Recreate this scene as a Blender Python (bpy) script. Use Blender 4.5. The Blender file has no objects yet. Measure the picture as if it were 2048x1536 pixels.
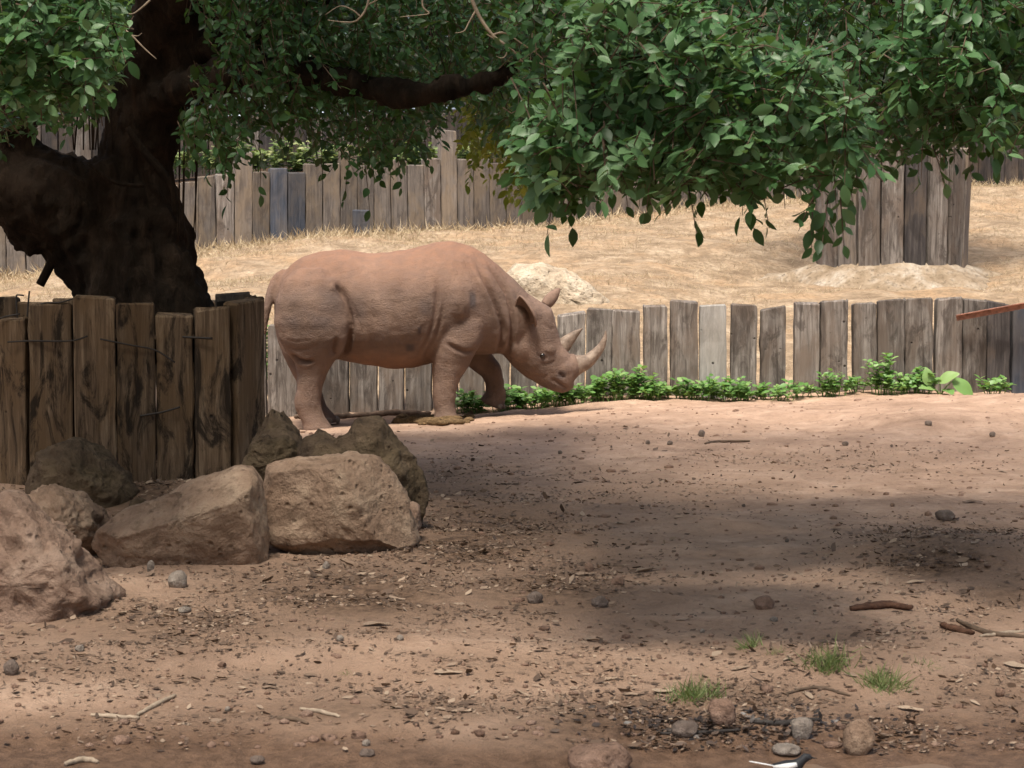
import bpy, bmesh, math, random
import numpy as np
from mathutils import Vector, Matrix, noise as mnoise

random.seed(7)
rng = np.random.default_rng(7)
scene = bpy.context.scene
COL = scene.collection
R = math.radians

# ------------------------------------------------------------------ camera
FPX = 4380.0                      # focal length in pixels of the 2048 px wide photograph
CAMZ = 1.6
PITCH = math.atan(268.0 / FPX)
cam_d = bpy.data.cameras.new("camera")
cam_d.sensor_width = 36.0
cam_d.lens = 36.0 * FPX / 2048.0
cam_d.clip_start = 0.1
cam_d.clip_end = 2000.0
cam_d.dof.use_dof = True
cam_d.dof.focus_distance = 14.0
cam_d.dof.aperture_fstop = 11.0
cam = bpy.data.objects.new("camera", cam_d)
cam.location = (0, 0, CAMZ)
cam.rotation_euler = (math.pi / 2 - PITCH, 0, 0)
COL.objects.link(cam)
scene.camera = cam

# ------------------------------------------------------------------ light
SUN_EL, SUN_AZ = 66.0, -16.0      # azimuth measured from straight behind the camera, negative = left
world = bpy.data.worlds.new("World")
scene.world = world
world.use_nodes = True
wn = world.node_tree.nodes
wn.clear()
wo = wn.new("ShaderNodeOutputWorld")
wb = wn.new("ShaderNodeBackground")
sky = wn.new("ShaderNodeTexSky")
sky.sky_type = 'NISHITA'
sky.sun_disc = False
sky.sun_elevation = R(SUN_EL)
sky.sun_rotation = R(180 - SUN_AZ)
sky.air_density = 1.0
sky.dust_density = 6.0
sky.ozone_density = 0.6
wb.inputs["Strength"].default_value = 0.115
world.node_tree.links.new(sky.outputs[0], wb.inputs[0])
world.node_tree.links.new(wb.outputs[0], wo.inputs[0])
sun_d = bpy.data.lights.new("sun", 'SUN')
sun_d.energy = 3.5
sun_d.angle = R(12.0)
sun_d.color = (1.0, 0.93, 0.83)
sun = bpy.data.objects.new("sun", sun_d)
COL.objects.link(sun)
sx = math.sin(R(SUN_AZ)) * math.cos(R(SUN_EL))
sy = -math.cos(R(SUN_AZ)) * math.cos(R(SUN_EL))
sun_dir = Vector((sx, sy, math.sin(R(SUN_EL))))      # towards the sun
sun.rotation_euler = sun_dir.to_track_quat('Z', 'Y').to_euler()
sun.location = (0, 0, 30)
scene.view_settings.view_transform = 'Standard'
scene.view_settings.look = 'None'
scene.view_settings.gamma = 1.0
scene.view_settings.exposure = 0.74
try:
    scene.cycles.use_denoising = True
    scene.cycles.max_bounces = 8
    scene.cycles.transparent_max_bounces = 8
except Exception:
    pass

# ------------------------------------------------------------------ helpers
CP, SP = math.cos(PITCH), math.sin(PITCH)

def W(px, py, D):
    """point of the place that the photograph shows at (px, py), D metres out"""
    a = (px - 1024.0) / FPX
    b = (768.0 - py) / FPX
    d = np.array([a, CP + b * SP, -SP + b * CP])
    d = d * (D / d[1])
    return Vector((d[0], d[1], CAMZ + d[2]))

def proj(X, Y, Z):
    z = Z - CAMZ
    f = Y * CP - z * SP
    u = Y * SP + z * CP
    return 1024 + FPX * X / f, 768 - FPX * u / f

def ppm(D):
    return FPX / D

def tag(o, label=None, cat=None, group=None, kind=None):
    if label: o["label"] = label
    if cat: o["category"] = cat
    if group: o["group"] = group
    if kind: o["kind"] = kind
    return o

def link(name, me, mat=None, parent=None, loc=None, rot=None):
    o = bpy.data.objects.new(name, me)
    COL.objects.link(o)
    if mat is not None and me is not None and len(me.materials) == 0:
        me.materials.append(mat)
    if parent is not None:
        o.parent = parent
    if loc is not None: o.location = loc
    if rot is not None: o.rotation_euler = rot
    return o

def empty(name, loc=(0, 0, 0), rz=0.0):
    o = bpy.data.objects.new(name, None)
    o.empty_display_size = 0.2
    COL.objects.link(o)
    o.location = loc
    o.rotation_euler = (0, 0, rz)
    return o

def mesh_np(name, V, F, smooth=False):
    """V (n,3) array, F list of index tuples, or (m,k) array"""
    me = bpy.data.meshes.new(name)
    if isinstance(F, np.ndarray):
        k = F.shape[1]
        me.vertices.add(len(V)); me.loops.add(F.size); me.polygons.add(len(F))
        me.vertices.foreach_set("co", np.asarray(V, dtype=np.float32).ravel())
        me.loops.foreach_set("vertex_index", F.astype(np.int32).ravel())
        me.polygons.foreach_set("loop_start", np.arange(0, F.size, k, dtype=np.int32))
        me.polygons.foreach_set("loop_total", np.full(len(F), k, dtype=np.int32))
        me.update(calc_edges=True)
        me.validate()
    else:
        me.from_pydata([tuple(v) for v in V], [], [tuple(f) for f in F])
        me.update()
    if smooth:
        me.polygons.foreach_set("use_smooth", np.ones(len(me.polygons), dtype=bool))
    return me

def mesh_bm(name, bm, smooth=False):
    me = bpy.data.meshes.new(name)
    bm.normal_update()
    bm.to_mesh(me); bm.free()
    if smooth:
        me.polygons.foreach_set("use_smooth", np.ones(len(me.polygons), dtype=bool))
    return me

def tube(bm, pts, rads, seg=8, cap=True):
    """round tube with parallel-transported rings"""
    pts = [Vector(p) for p in pts]
    n = len(pts)
    rings = []
    t0 = (pts[1] - pts[0]).normalized()
    ref = Vector((0, 0, 1)) if abs(t0.z) < 0.9 else Vector((1, 0, 0))
    u = t0.cross(ref).normalized()
    for i in range(n):
        t = (pts[min(i + 1, n - 1)] - pts[max(i - 1, 0)]).normalized()
        u = (u - t * u.dot(t)).normalized()
        v = t.cross(u)
        rings.append([bm.verts.new(pts[i] + (u * math.cos(a) + v * math.sin(a)) * rads[i])
                      for a in [2 * math.pi * k / seg for k in range(seg)]])
    for i in range(n - 1):
        for k in range(seg):
            bm.faces.new((rings[i][k], rings[i][(k + 1) % seg], rings[i + 1][(k + 1) % seg], rings[i + 1][k]))
    if cap:
        bm.faces.new(list(reversed(rings[0])))
        bm.faces.new(rings[-1])
    return rings

def smooth_path(pts, rads, n):
    """Catmull-Rom resampling"""
    pts = [Vector(p) for p in pts]
    m = len(pts)
    out, ro = [], []
    for k in range(n):
        t = k / (n - 1) * (m - 1)
        i = min(int(t), m - 2); f = t - i
        p0, p1, p2, p3 = pts[max(i - 1, 0)], pts[i], pts[i + 1], pts[min(i + 2, m - 1)]
        out.append(0.5 * ((2 * p1) + (p2 - p0) * f + (2 * p0 - 5 * p1 + 4 * p2 - p3) * f * f + (3 * p1 - p0 - 3 * p2 + p3) * f ** 3))
        ro.append(rads[i] * (1 - f) + rads[i + 1] * f)
    return out, ro

def ring_loft(bm, rings):
    vs = [[bm.verts.new(p) for p in r] for r in rings]
    n = len(vs[0])
    for a, b in zip(vs[:-1], vs[1:]):
        for k in range(n):
            bm.faces.new((a[k], a[(k + 1) % n], b[(k + 1) % n], b[k]))
    bm.faces.new(list(reversed(vs[0]))); bm.faces.new(vs[-1])

def remesh(bm, voxel, smooth_it=4, fac=0.5):
    """closed pieces fused into one continuous surface"""
    bmesh.ops.recalc_face_normals(bm, faces=bm.faces)
    me = bpy.data.meshes.new("tmp"); bm.to_mesh(me); bm.free()
    o = bpy.data.objects.new("tmp", me); COL.objects.link(o)
    m = o.modifiers.new("r", 'REMESH'); m.mode = 'VOXEL'; m.voxel_size = voxel; m.use_smooth_shade = True
    if smooth_it:
        s = o.modifiers.new("s", 'SMOOTH'); s.factor = fac; s.iterations = smooth_it
    dg = bpy.context.evaluated_depsgraph_get()
    res = bpy.data.meshes.new_from_object(o.evaluated_get(dg))
    bpy.data.objects.remove(o); bpy.data.meshes.remove(me)
    res.polygons.foreach_set("use_smooth", np.ones(len(res.polygons), dtype=bool))
    return res

def get_co(me):
    a = np.empty(len(me.vertices) * 3, dtype=np.float32); me.vertices.foreach_get("co", a); return a.reshape(-1, 3).astype(float)
def get_no(me):
    a = np.empty(len(me.vertices) * 3, dtype=np.float32); me.vertices.foreach_get("normal", a); return a.reshape(-1, 3).astype(float)
def set_co(me, a):
    me.vertices.foreach_set("co", a.astype(np.float32).ravel()); me.update()

def fbm(P, scale, octv=3, seed=0.0):
    out = np.empty(len(P))
    for i, p in enumerate(P):
        v = Vector((p[0] * scale + seed, p[1] * scale - seed * 0.7, p[2] * scale + seed * 1.3))
        out[i] = mnoise.fractal(v, 0.6, 2.0, octv)
    return out

# -- numpy value noise for the ground
class VN:
    def __init__(s, seed):
        s.t = np.random.default_rng(seed).random((256, 256))
    def __call__(s, x, y):
        xi = np.floor(x).astype(int); yi = np.floor(y).astype(int)
        fx = x - xi; fy = y - yi
        fx = fx * fx * (3 - 2 * fx); fy = fy * fy * (3 - 2 * fy)
        g = lambda a, b: s.t[a & 255, b & 255]
        return (g(xi, yi) * (1 - fx) + g(xi + 1, yi) * fx) * (1 - fy) + (g(xi, yi + 1) * (1 - fx) + g(xi + 1, yi + 1) * fx) * fy - 0.5
VNS = [VN(i) for i in range(6)]

# ------------------------------------------------------------------ materials
class NT:
    def __init__(s, name):
        s.m = bpy.data.materials.new(name); s.m.use_nodes = True
        s.t = s.m.node_tree; s.n = s.t.nodes; s.n.clear()
        s.out = s.n.new("ShaderNodeOutputMaterial")
        s.b = s.n.new("ShaderNodeBsdfPrincipled")
        s.l(s.b.outputs[0], s.out.inputs[0])
    def l(s, a, b): s.t.links.new(a, b)
    def coord(s, kind="Object"):
        return s.n.new("ShaderNodeTexCoord").outputs[kind]
    def mapping(s, vec, scale=(1, 1, 1), loc=None):
        m = s.n.new("ShaderNodeMapping"); s.l(vec, m.inputs[0]); m.inputs["Scale"].default_value = scale
        if loc is not None: s.l(loc, m.inputs["Location"])
        return m.outputs[0]
    def noise(s, vec, scale, detail=4, rough=0.55, dist=0.0):
        n = s.n.new("ShaderNodeTexNoise"); s.l(vec, n.inputs["Vector"])
        n.inputs["Scale"].default_value = scale; n.inputs["Detail"].default_value = detail
        n.inputs["Roughness"].default_value = rough; n.inputs["Distortion"].default_value = dist
        return n.outputs[0]
    def vor(s, vec, scale, feat='F1', out="Distance"):
        n = s.n.new("ShaderNodeTexVoronoi"); s.l(vec, n.inputs["Vector"]); n.feature = feat
        n.inputs["Scale"].default_value = scale
        return n.outputs[out]
    def ramp(s, fac, stops):
        r = s.n.new("ShaderNodeValToRGB"); s.l(fac, r.inputs[0])
        e = r.color_ramp.elements
        while len(e) < len(stops): e.new(0.5)
        for k, (p, c) in enumerate(stops):
            e[k].position = p; e[k].color = (*c, 1) if len(c) == 3 else c
        return r.outputs[0]
    def mix(s, fac, a, b, mode='MIX'):
        m = s.n.new("ShaderNodeMix"); m.data_type = 'RGBA'; m.blend_type = mode
        for i, v in ((0, fac), (6, a), (7, b)):
            if isinstance(v, (int, float)): m.inputs[i].default_value = v
            elif isinstance(v, tuple): m.inputs[i].default_value = (*v, 1)
            else: s.l(v, m.inputs[i])
        return m.outputs[2]
    def math(s, op, a, b=0.0, clamp=False):
        m = s.n.new("ShaderNodeMath"); m.operation = op; m.use_clamp = clamp
        for i, v in ((0, a), (1, b)):
            if isinstance(v, (int, float)): m.inputs[i].default_value = v
            else: s.l(v, m.inputs[i])
        return m.outputs[0]
    def mrange(s, v, a, b, c=0.0, d=1.0):
        m = s.n.new("ShaderNodeMapRange"); s.l(v, m.inputs[0])
        m.inputs[1].default_value = a; m.inputs[2].default_value = b; m.inputs[3].default_value = c; m.inputs[4].default_value = d
        return m.outputs[0]
    def bump(s, h, strength=0.5, dist=0.02):
        b = s.n.new("ShaderNodeBump"); s.l(h, b.inputs["Height"])
        b.inputs["Strength"].default_value = strength; b.inputs["Distance"].default_value = dist
        s.l(b.outputs[0], s.b.inputs["Normal"])
    def attr(s, name, out=0):
        a = s.n.new("ShaderNodeAttribute"); a.attribute_name = name; return a.outputs[out]
    def objrand(s):
        return s.n.new("ShaderNodeObjectInfo").outputs["Random"]
    def hsv(s, col, h=None, sat=None, v=None):
        x = s.n.new("ShaderNodeHueSaturation"); s.l(col, x.inputs["Color"])
        for k, q in (("Hue", h), ("Saturation", sat), ("Value", v)):
            if q is None: continue
            if isinstance(q, (int, float)): x.inputs[k].default_value = q
            else: s.l(q, x.inputs[k])
        return x.outputs[0]
    def fin(s, col, rough=0.85, spec=0.25):
        if isinstance(col, tuple): s.b.inputs["Base Color"].default_value = (*col, 1)
        else: s.l(col, s.b.inputs["Base Color"])
        if isinstance(rough, (int, float)): s.b.inputs["Roughness"].default_value = rough
        else: s.l(rough, s.b.inputs["Roughness"])
        s.b.inputs["Specular IOR Level"].default_value = spec
        return s.m

def wood_mat(name, dark, mid, light, stain=0.5, stain_col=(0.03, 0.025, 0.02), tint=(0.09, 0.07, 0.055), holes=True, val=(0.7, 1.25)):
    k = NT(name)
    oi = k.objrand()
    off = k.n.new("ShaderNodeCombineXYZ")
    k.l(k.math('MULTIPLY', oi, 37.0), off.inputs[0]); k.l(k.math('MULTIPLY', oi, 91.0), off.inputs[1]); k.l(k.math('MULTIPLY', oi, 53.0), off.inputs[2])
    c = k.coord()
    grain_v = k.mapping(c, (16, 16, 0.9), off.outputs[0])
    grain = k.noise(grain_v, 1.6, 8, 0.68, 0.6)
    fine_v = k.mapping(c, (60, 60, 2.5), off.outputs[0])
    fine = k.noise(fine_v, 1.6, 4, 0.7)
    blot = k.noise(k.mapping(c, (2.2, 2.2, 1.1), off.outputs[0]), 1.6, 6, 0.62, 0.5)
    blot2 = k.noise(k.mapping(c, (5, 5, 1.5), off.outputs[0]), 1.4, 8, 0.72, 0.9)
    col = k.ramp(grain, [(0.30, dark), (0.5, mid), (0.68, light)])
    col = k.mix(k.mrange(fine, 0.35, 0.65, 0.0, 0.35), col, dark)
    col = k.mix(k.mrange(blot, 0.44, 0.60, 0.0, 0.8), col, tint)
    col = k.mix(k.mrange(blot2, 0.50, 0.60, 0.0, stain), col, stain_col)
    col = k.hsv(col, None, None, k.mrange(k.math('FRACT', k.math('MULTIPLY', oi, 7.31)), 0, 1, val[0], val[1]))
    h = k.math('ADD', k.math('MULTIPLY', grain, 1.0), k.math('MULTIPLY', fine, 0.45))
    if holes:
        hv = k.vor(k.mapping(c, (7, 0.01, 7), off.outputs[0]), 1.0)
        hm = k.mrange(hv, 0.05, 0.10, 1.0, 0.0)
        sel = k.mrange(k.noise(k.mapping(c, (1.5, 1.5, 1.5), off.outputs[0]), 1.7, 2), 0.5, 0.52, 0.0, 1.0)
        hm = k.math('MULTIPLY', hm, sel, True)
        col = k.mix(k.math('MULTIPLY', hm, 0.85), col, (0.012, 0.01, 0.008))
        h = k.math('SUBTRACT', h, k.math('MULTIPLY', hm, 1.0))
    k.bump(h, 0.75, 0.018)
    return k.fin(col, 0.88, 0.2)

M = {}
M['wood_grey'] = wood_mat('weathered_grey_sleeper', (0.06, 0.05, 0.043), (0.20, 0.176, 0.155), (0.37, 0.335, 0.30), 0.65, (0.05, 0.04, 0.034), (0.15, 0.115, 0.09))
M['wood_brown'] = wood_mat('damp_brown_sleeper', (0.04, 0.026, 0.016), (0.15, 0.103, 0.066), (0.28, 0.205, 0.135), 0.9, (0.014, 0.010, 0.007), (0.12, 0.075, 0.04))
M['wood_far'] = wood_mat('pale_grey_sleeper', (0.075, 0.064, 0.056), (0.165, 0.143, 0.125), (0.25, 0.215, 0.18), 0.45, (0.06, 0.05, 0.045), (0.20, 0.155, 0.11), holes=False)
M['wood_dark'] = wood_mat('dark_tarred_sleeper', (0.022, 0.020, 0.020), (0.055, 0.048, 0.046), (0.10, 0.088, 0.08), 0.4, (0.02, 0.017, 0.015), (0.10, 0.075, 0.055), holes=False)
M['wood_blue'] = wood_mat('blue_black_sleeper', (0.035, 0.042, 0.055), (0.065, 0.075, 0.098), (0.13, 0.135, 0.15), 0.3, (0.03, 0.032, 0.04), (0.11, 0.10, 0.095), holes=False)
M['wood_pale'] = wood_mat('bleached_sleeper', (0.20, 0.19, 0.175), (0.34, 0.325, 0.30), (0.44, 0.42, 0.39), 0.25, (0.10, 0.09, 0.08), (0.30, 0.28, 0.25), val=(0.95, 1.1))

def ground_mat():
    k = NT('dirt_ground')
    P = k.n.new("ShaderNodeNewGeometry").outputs["Position"]
    z = k.n.new("ShaderNodeSeparateColor"); k.l(k.attr("zone", 0), z.inputs[0])
    litter, straw, wet = z.outputs[0], z.outputs[1], z.outputs[2]
    big = k.noise(P, 0.55, 5, 0.6)
    mid = k.noise(P, 2.8, 8, 0.68, 0.3)
    fine = k.noise(P, 17, 6, 0.7)
    grit = k.noise(P, 75, 3, 0.7)
    dirt = k.ramp(mid, [(0.28, (0.205, 0.132, 0.09)), (0.5, (0.35, 0.235, 0.165)), (0.70, (0.50, 0.355, 0.26))])
    dirt = k.mix(k.mrange(big, 0.35, 0.65, 0.0, 0.5), dirt, (0.45, 0.305, 0.215))
    dirt = k.mix(k.mrange(fine, 0.52, 0.70, 0.0, 0.5), dirt, (0.19, 0.115, 0.075))
    lit = k.ramp(fine, [(0.33, (0.055, 0.034, 0.022)), (0.5, (0.125, 0.078, 0.05)), (0.68, (0.23, 0.15, 0.10))])
    lfac = k.math('MULTIPLY', litter, k.mrange(mid, 0.30, 0.58, 0.55, 1.15), True)
    col = k.mix(lfac, dirt, lit)
    st = k.ramp(mid, [(0.30, (0.15, 0.105, 0.066)), (0.5, (0.31, 0.228, 0.148)), (0.66, (0.44, 0.345, 0.24))])
    st = k.mix(k.mrange(k.noise(P, 1.1, 6, 0.65), 0.48, 0.62, 0.0, 0.6), st, (0.40, 0.26, 0.145))
    st = k.mix(k.mrange(k.noise(P, 4.5, 7, 0.7, 0.5), 0.5, 0.64, 0.0, 0.65), st, (0.19, 0.135, 0.085))
    st = k.mix(k.mrange(fine, 0.46, 0.66, 0.0, 0.7), st, (0.15, 0.108, 0.068))
    col = k.mix(straw, col, st)
    wc = k.ramp(fine, [(0.3, (0.075, 0.043, 0.026)), (0.7, (0.20, 0.12, 0.075))])
    col = k.mix(wet, col, wc)
    h = k.math('ADD', k.math('MULTIPLY', mid, 1.6), k.math('ADD', k.math('MULTIPLY', fine, 0.55), k.math('MULTIPLY', grit, 0.18)))
    k.bump(h, 0.8, 0.045)
    return k.fin(col, k.mrange(wet, 0, 1, 0.93, 0.5), 0.2)
M['ground'] = ground_mat()

def rock_mat(name, a, b, c, moss=0.0):
    k = NT(name)
    P = k.coord()
    n1 = k.noise(P, 3.2, 8, 0.65, 0.4)
    n2 = k.noise(P, 13, 7, 0.7)
    pits = k.vor(k.mapping(P, (1, 1, 1)), 16)
    col = k.ramp(n1, [(0.30, a), (0.5, b), (0.68, c)])
    col = k.mix(k.mrange(n2, 0.5, 0.68, 0.0, 0.6), col, tuple(x * 0.5 for x in a))
    col = k.mix(k.mrange(pits, 0.0, 0.22, 0.45, 0.0), col, tuple(x * 0.4 for x in a))
    if moss:
        col = k.mix(k.mrange(k.noise(P, 2.1, 5, 0.6), 0.45, 0.62, 0.0, moss), col, (0.075, 0.062, 0.028))
    h = k.math('ADD', k.math('MULTIPLY', n1, 1.2), k.math('ADD', k.math('MULTIPLY', n2, 0.7), k.math('MULTIPLY', k.mrange(pits, 0, 0.25), 0.35)))
    k.bump(h, 1.0, 0.07)
    return k.fin(col, 0.92, 0.15)
M['rock_pink'] = rock_mat('pinkish_limestone', (0.20, 0.125, 0.09), (0.33, 0.225, 0.165), (0.46, 0.34, 0.26))
M['rock_tan'] = rock_mat('tan_limestone', (0.19, 0.12, 0.08), (0.34, 0.235, 0.165), (0.52, 0.39, 0.28), 0.08)
M['rock_dark'] = rock_mat('mossy_dark_rock', (0.055, 0.038, 0.026), (0.13, 0.092, 0.06), (0.25, 0.18, 0.12), 0.35)
M['rock_pale'] = rock_mat('pale_plastered_rock', (0.33, 0.255, 0.175), (0.50, 0.41, 0.30), (0.62, 0.54, 0.42))
M['concrete'] = rock_mat('old_concrete_skirt', (0.20, 0.145, 0.09), (0.33, 0.255, 0.175), (0.48, 0.42, 0.34))
M['stone_grey'] = rock_mat('grey_pebble', (0.13, 0.095, 0.075), (0.22, 0.17, 0.14), (0.34, 0.28, 0.24))
M['stone_white'] = rock_mat('whitish_pebble', (0.20, 0.16, 0.13), (0.33, 0.28, 0.235), (0.45, 0.40, 0.35))
M['stone_red'] = rock_mat('reddish_pebble', (0.19, 0.115, 0.08), (0.31, 0.20, 0.145), (0.42, 0.29, 0.22))

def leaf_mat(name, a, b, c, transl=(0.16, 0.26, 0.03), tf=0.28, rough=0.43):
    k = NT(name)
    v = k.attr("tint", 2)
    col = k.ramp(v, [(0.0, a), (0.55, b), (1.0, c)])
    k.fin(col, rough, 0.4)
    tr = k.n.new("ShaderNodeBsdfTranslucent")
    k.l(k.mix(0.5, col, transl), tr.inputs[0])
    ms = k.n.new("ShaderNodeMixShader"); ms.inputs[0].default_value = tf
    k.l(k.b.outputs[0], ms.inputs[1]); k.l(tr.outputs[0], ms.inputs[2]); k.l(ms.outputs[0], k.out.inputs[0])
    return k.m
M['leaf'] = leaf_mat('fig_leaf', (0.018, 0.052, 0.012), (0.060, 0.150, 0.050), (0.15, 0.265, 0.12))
M['leaf_yellow'] = leaf_mat('yellow_green_leaf', (0.06, 0.11, 0.012), (0.12, 0.17, 0.02), (0.26, 0.24, 0.03), (0.35, 0.35, 0.03), 0.45)  # yellow-green holds the sun shining through the leaves
M['leaf_weed'] = leaf_mat('weed_leaf', (0.07, 0.17, 0.035), (0.13, 0.27, 0.07), (0.24, 0.37, 0.13), (0.3, 0.45, 0.06), 0.3)
M['leaf_bg'] = leaf_mat('background_leaf', (0.015, 0.045, 0.012), (0.035, 0.09, 0.02), (0.10, 0.16, 0.035))
M['litter'] = leaf_mat('dead_leaf', (0.075, 0.048, 0.033), (0.16, 0.105, 0.072), (0.40, 0.30, 0.215), (0.2, 0.12, 0.06), 0.08, 0.8)
M['straw'] = leaf_mat('dry_straw', (0.24, 0.175, 0.10), (0.42, 0.33, 0.205), (0.58, 0.48, 0.33), (0.5, 0.4, 0.2), 0.2, 0.75)
M['grass'] = leaf_mat('short_grass', (0.08, 0.125, 0.04), (0.15, 0.21, 0.065), (0.28, 0.30, 0.13), (0.3, 0.4, 0.06), 0.25, 0.6)

def bark_mat():
    k = NT('dark_bark')
    P = k.coord()
    n1 = k.noise(k.mapping(P, (1, 1, 0.35)), 7, 9, 0.7, 0.6)
    n2 = k.noise(P, 2.3, 5, 0.6)
    n3 = k.noise(k.mapping(P, (1, 1, 0.4)), 28, 6, 0.7)
    col = k.ramp(n1, [(0.3, (0.009, 0.007, 0.005)), (0.52, (0.032, 0.022, 0.015)), (0.72, (0.075, 0.05, 0.034))])
    col = k.mix(k.mrange(n2, 0.5, 0.65, 0, 0.35), col, (0.06, 0.038, 0.025))
    k.bump(k.math('ADD', k.math('MULTIPLY', n1, 1.5), k.math('MULTIPLY', n3, 0.5)), 1.0, 0.06)
    return k.fin(col, 0.93, 0.12)
M['bark'] = bark_mat()
def plain(name, c, rough=0.8, spec=0.3, var=0.35, scale=25, metal=0.0, bump=0.3):
    k = NT(name); P = k.coord()
    n = k.noise(P, scale, 5, 0.65)
    col = k.ramp(n, [(0.3, tuple(x * (1 - var) for x in c)), (0.7, tuple(min(1, x * (1 + var)) for x in c))])
    k.bump(n, bump, 0.01)
    k.b.inputs["Metallic"].default_value = metal
    return k.fin(col, rough, spec)
M['twig'] = plain('brown_twig', (0.11, 0.075, 0.05))
M['twig_pale'] = plain('bare_pale_twig', (0.33, 0.26, 0.19))
M['stem'] = plain('green_stem', (0.12, 0.20, 0.06))
M['rust'] = plain('rusty_steel', (0.27, 0.13, 0.09), 0.75, 0.4, 0.5, 18)
M['iron'] = plain('dark_iron_rod', (0.03, 0.024, 0.02), 0.7, 0.4)
M['dung'] = plain('fibrous_dung', (0.12, 0.078, 0.04), 0.95, 0.1, 0.6, 40, 0, 1.0)
M['soil'] = plain('planter_soil', (0.05, 0.032, 0.02), 0.95, 0.1, 0.5, 12, 0, 1.0)
M['bark_chip'] = plain('dark_bark_chip', (0.10, 0.052, 0.033), 0.9, 0.15, 0.5, 30, 0, 0.8)
M['rail'] = plain('old_pale_rail', (0.15, 0.105, 0.076), 0.9, 0.15, 0.5, 14, 0, 0.8)
M['pipe_blue'] = plain('pale_blue_pipe', (0.45, 0.52, 0.62), 0.5, 0.4, 0.1)

# ------------------------------------------------------------------ terrain
ctrl = []
def cpx(px, py, D):
    p = W(px, py, D); ctrl.append((p.x, p.y, p.z))
for X in (-6, -3, 0, 3, 6):
    ctrl += [(X, 5.0, -0.45), (X, 6.4, -0.24 if X >= 0 else -.19), (X, 7.45, -0.085 if X >= 0 else -0.05), (X, 8.1, -0.055 if X >= 0 else -.035), (X, 8.8, -0.005), (X, 9.8, 0.03), (X, 11.4, 0.035), (X, 13.6, 0.045), (X, 15.5, 0.05)]
for X in (-6, -3, -1.7, 0, 2, 4, 6):
    s = 0.05 * (max(X, -2.5) + 1.7)
    ctrl += [(X, 17.5, 0.03 + 0.5 * s), (X, 19.8, s)]
for px, py in ((100, 834), (540, 832), (870, 820), (1100, 800), (1500, 792), (2048, 783), (2400, 780)):
    cpx(px, py, 21.2)
for px in (-400, 200, 800, 1300, 1800, 2400):
    p = W(px, 640, 22.3); ctrl.append((p.x, p.y, 0.45))
    cpx(px, 608, 24.3)
for px, py, D in ((1300, 575, 26), (2200, 580, 26), (1780, 592, 26.2), (1500, 588, 26.5), (2050, 578, 26.6), (1300, 530, 28.0), (1780, 566, 27.6), (1780, 535, 29.2), (1560, 545, 28.2), (2020, 535, 28.4), (2200, 500, 29), (900, 540, 28), (500, 560, 27.5), (100, 590, 27), (-300, 600, 27),
                  (1300, 470, 31.5), (1700, 460, 32), (2100, 440, 33),
                  (-300, 560, 30.5), (0, 547, 31), (360, 500, 31.5), (700, 472, 32.5), (1000, 457, 33.5), (1200, 442, 34.3), (1400, 412, 35.5), (1600, 396, 36.5), (1920, 376, 38), (2300, 362, 39.5)):
    cpx(px, py, D)
for X in (-10, -4, 0, 4, 10):
    ctrl.append((X, 44, 2.6))
C = np.array(ctrl)
def tps_k(r2):
    return np.where(r2 > 0, 0.5 * r2 * np.log(np.maximum(r2, 1e-12)), 0.0)
def fit():
    n = len(C)
    d2 = ((C[:, None, :2] - C[None, :, :2]) ** 2).sum(-1)
    K = tps_k(d2) + np.eye(n) * 0.02
    Pm = np.c_[np.ones(n), C[:, :2]]
    A = np.zeros((n + 3, n + 3)); A[:n, :n] = K; A[:n, n:] = Pm; A[n:, :n] = Pm.T
    return np.linalg.solve(A, np.r_[C[:, 2], 0, 0, 0])
TW = fit()
BUMPS = []   # (X, Y, height, rx, ry)
def base_h(X, Y):
    X = np.clip(np.asarray(X, float), -9, 9.5); Y = np.clip(np.asarray(Y, float), 5.0, 43)
    sh = X.shape
    x = X.ravel(); y = Y.ravel(); out = np.empty(len(x))
    for a in range(0, len(x), 20000):
        xx = x[a:a + 20000]; yy = y[a:a + 20000]
        d2 = (xx[:, None] - C[None, :, 0]) ** 2 + (yy[:, None] - C[None, :, 1]) ** 2
        out[a:a + 20000] = tps_k(d2) @ TW[:-3] + TW[-3] + TW[-2] * xx + TW[-1] * yy
    return out.reshape(sh)
def ground_h(X, Y):
    X = np.asarray(X, float); Y = np.asarray(Y, float)
    h = base_h(X, Y)
    for (bx, by, bh, rx, ry) in BUMPS:
        h = h + bh * np.exp(-((X - bx) / rx) ** 2 - ((Y - by) / ry) ** 2)
    near = np.clip((60 - Y) / 30, 0, 1)
    slope = np.clip((Y - 22) / 2, 0, 1)
    h = h + near * slope * (0.16 * VNS[5](X * 0.7, Y * 0.6) + 0.10 * VNS[4](X * 1.9 + 7, Y * 1.6)) + near * (0.05 * VNS[0](X * 0.9, Y * 1.2) + 0.030 * VNS[1](X * 2.3, Y * 3.1) + 0.020 * VNS[2](X * 5.1, Y * 6.3) + 0.012 * VNS[3](X * 12, Y * 13) + 0.006 * VNS[4](X * 27, Y * 27))
    return h
def gz(x, y):
    return float(ground_h(np.array([x]), np.array([y]))[0])
def G(px, py, d0=6.2, d1=40.0):
    """where the ground is met along the view through (px, py)"""
    D = np.linspace(d0, d1, 900)
    q = W(px, py, 1.0)
    X = q.x * D; Z = CAMZ + (q.z - CAMZ) * D
    below = np.nonzero(Z < ground_h(X, D))[0]
    i = below[0] if len(below) else len(D) - 1
    return Vector((X[i], D[i], gz(X[i], D[i])))
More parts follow.
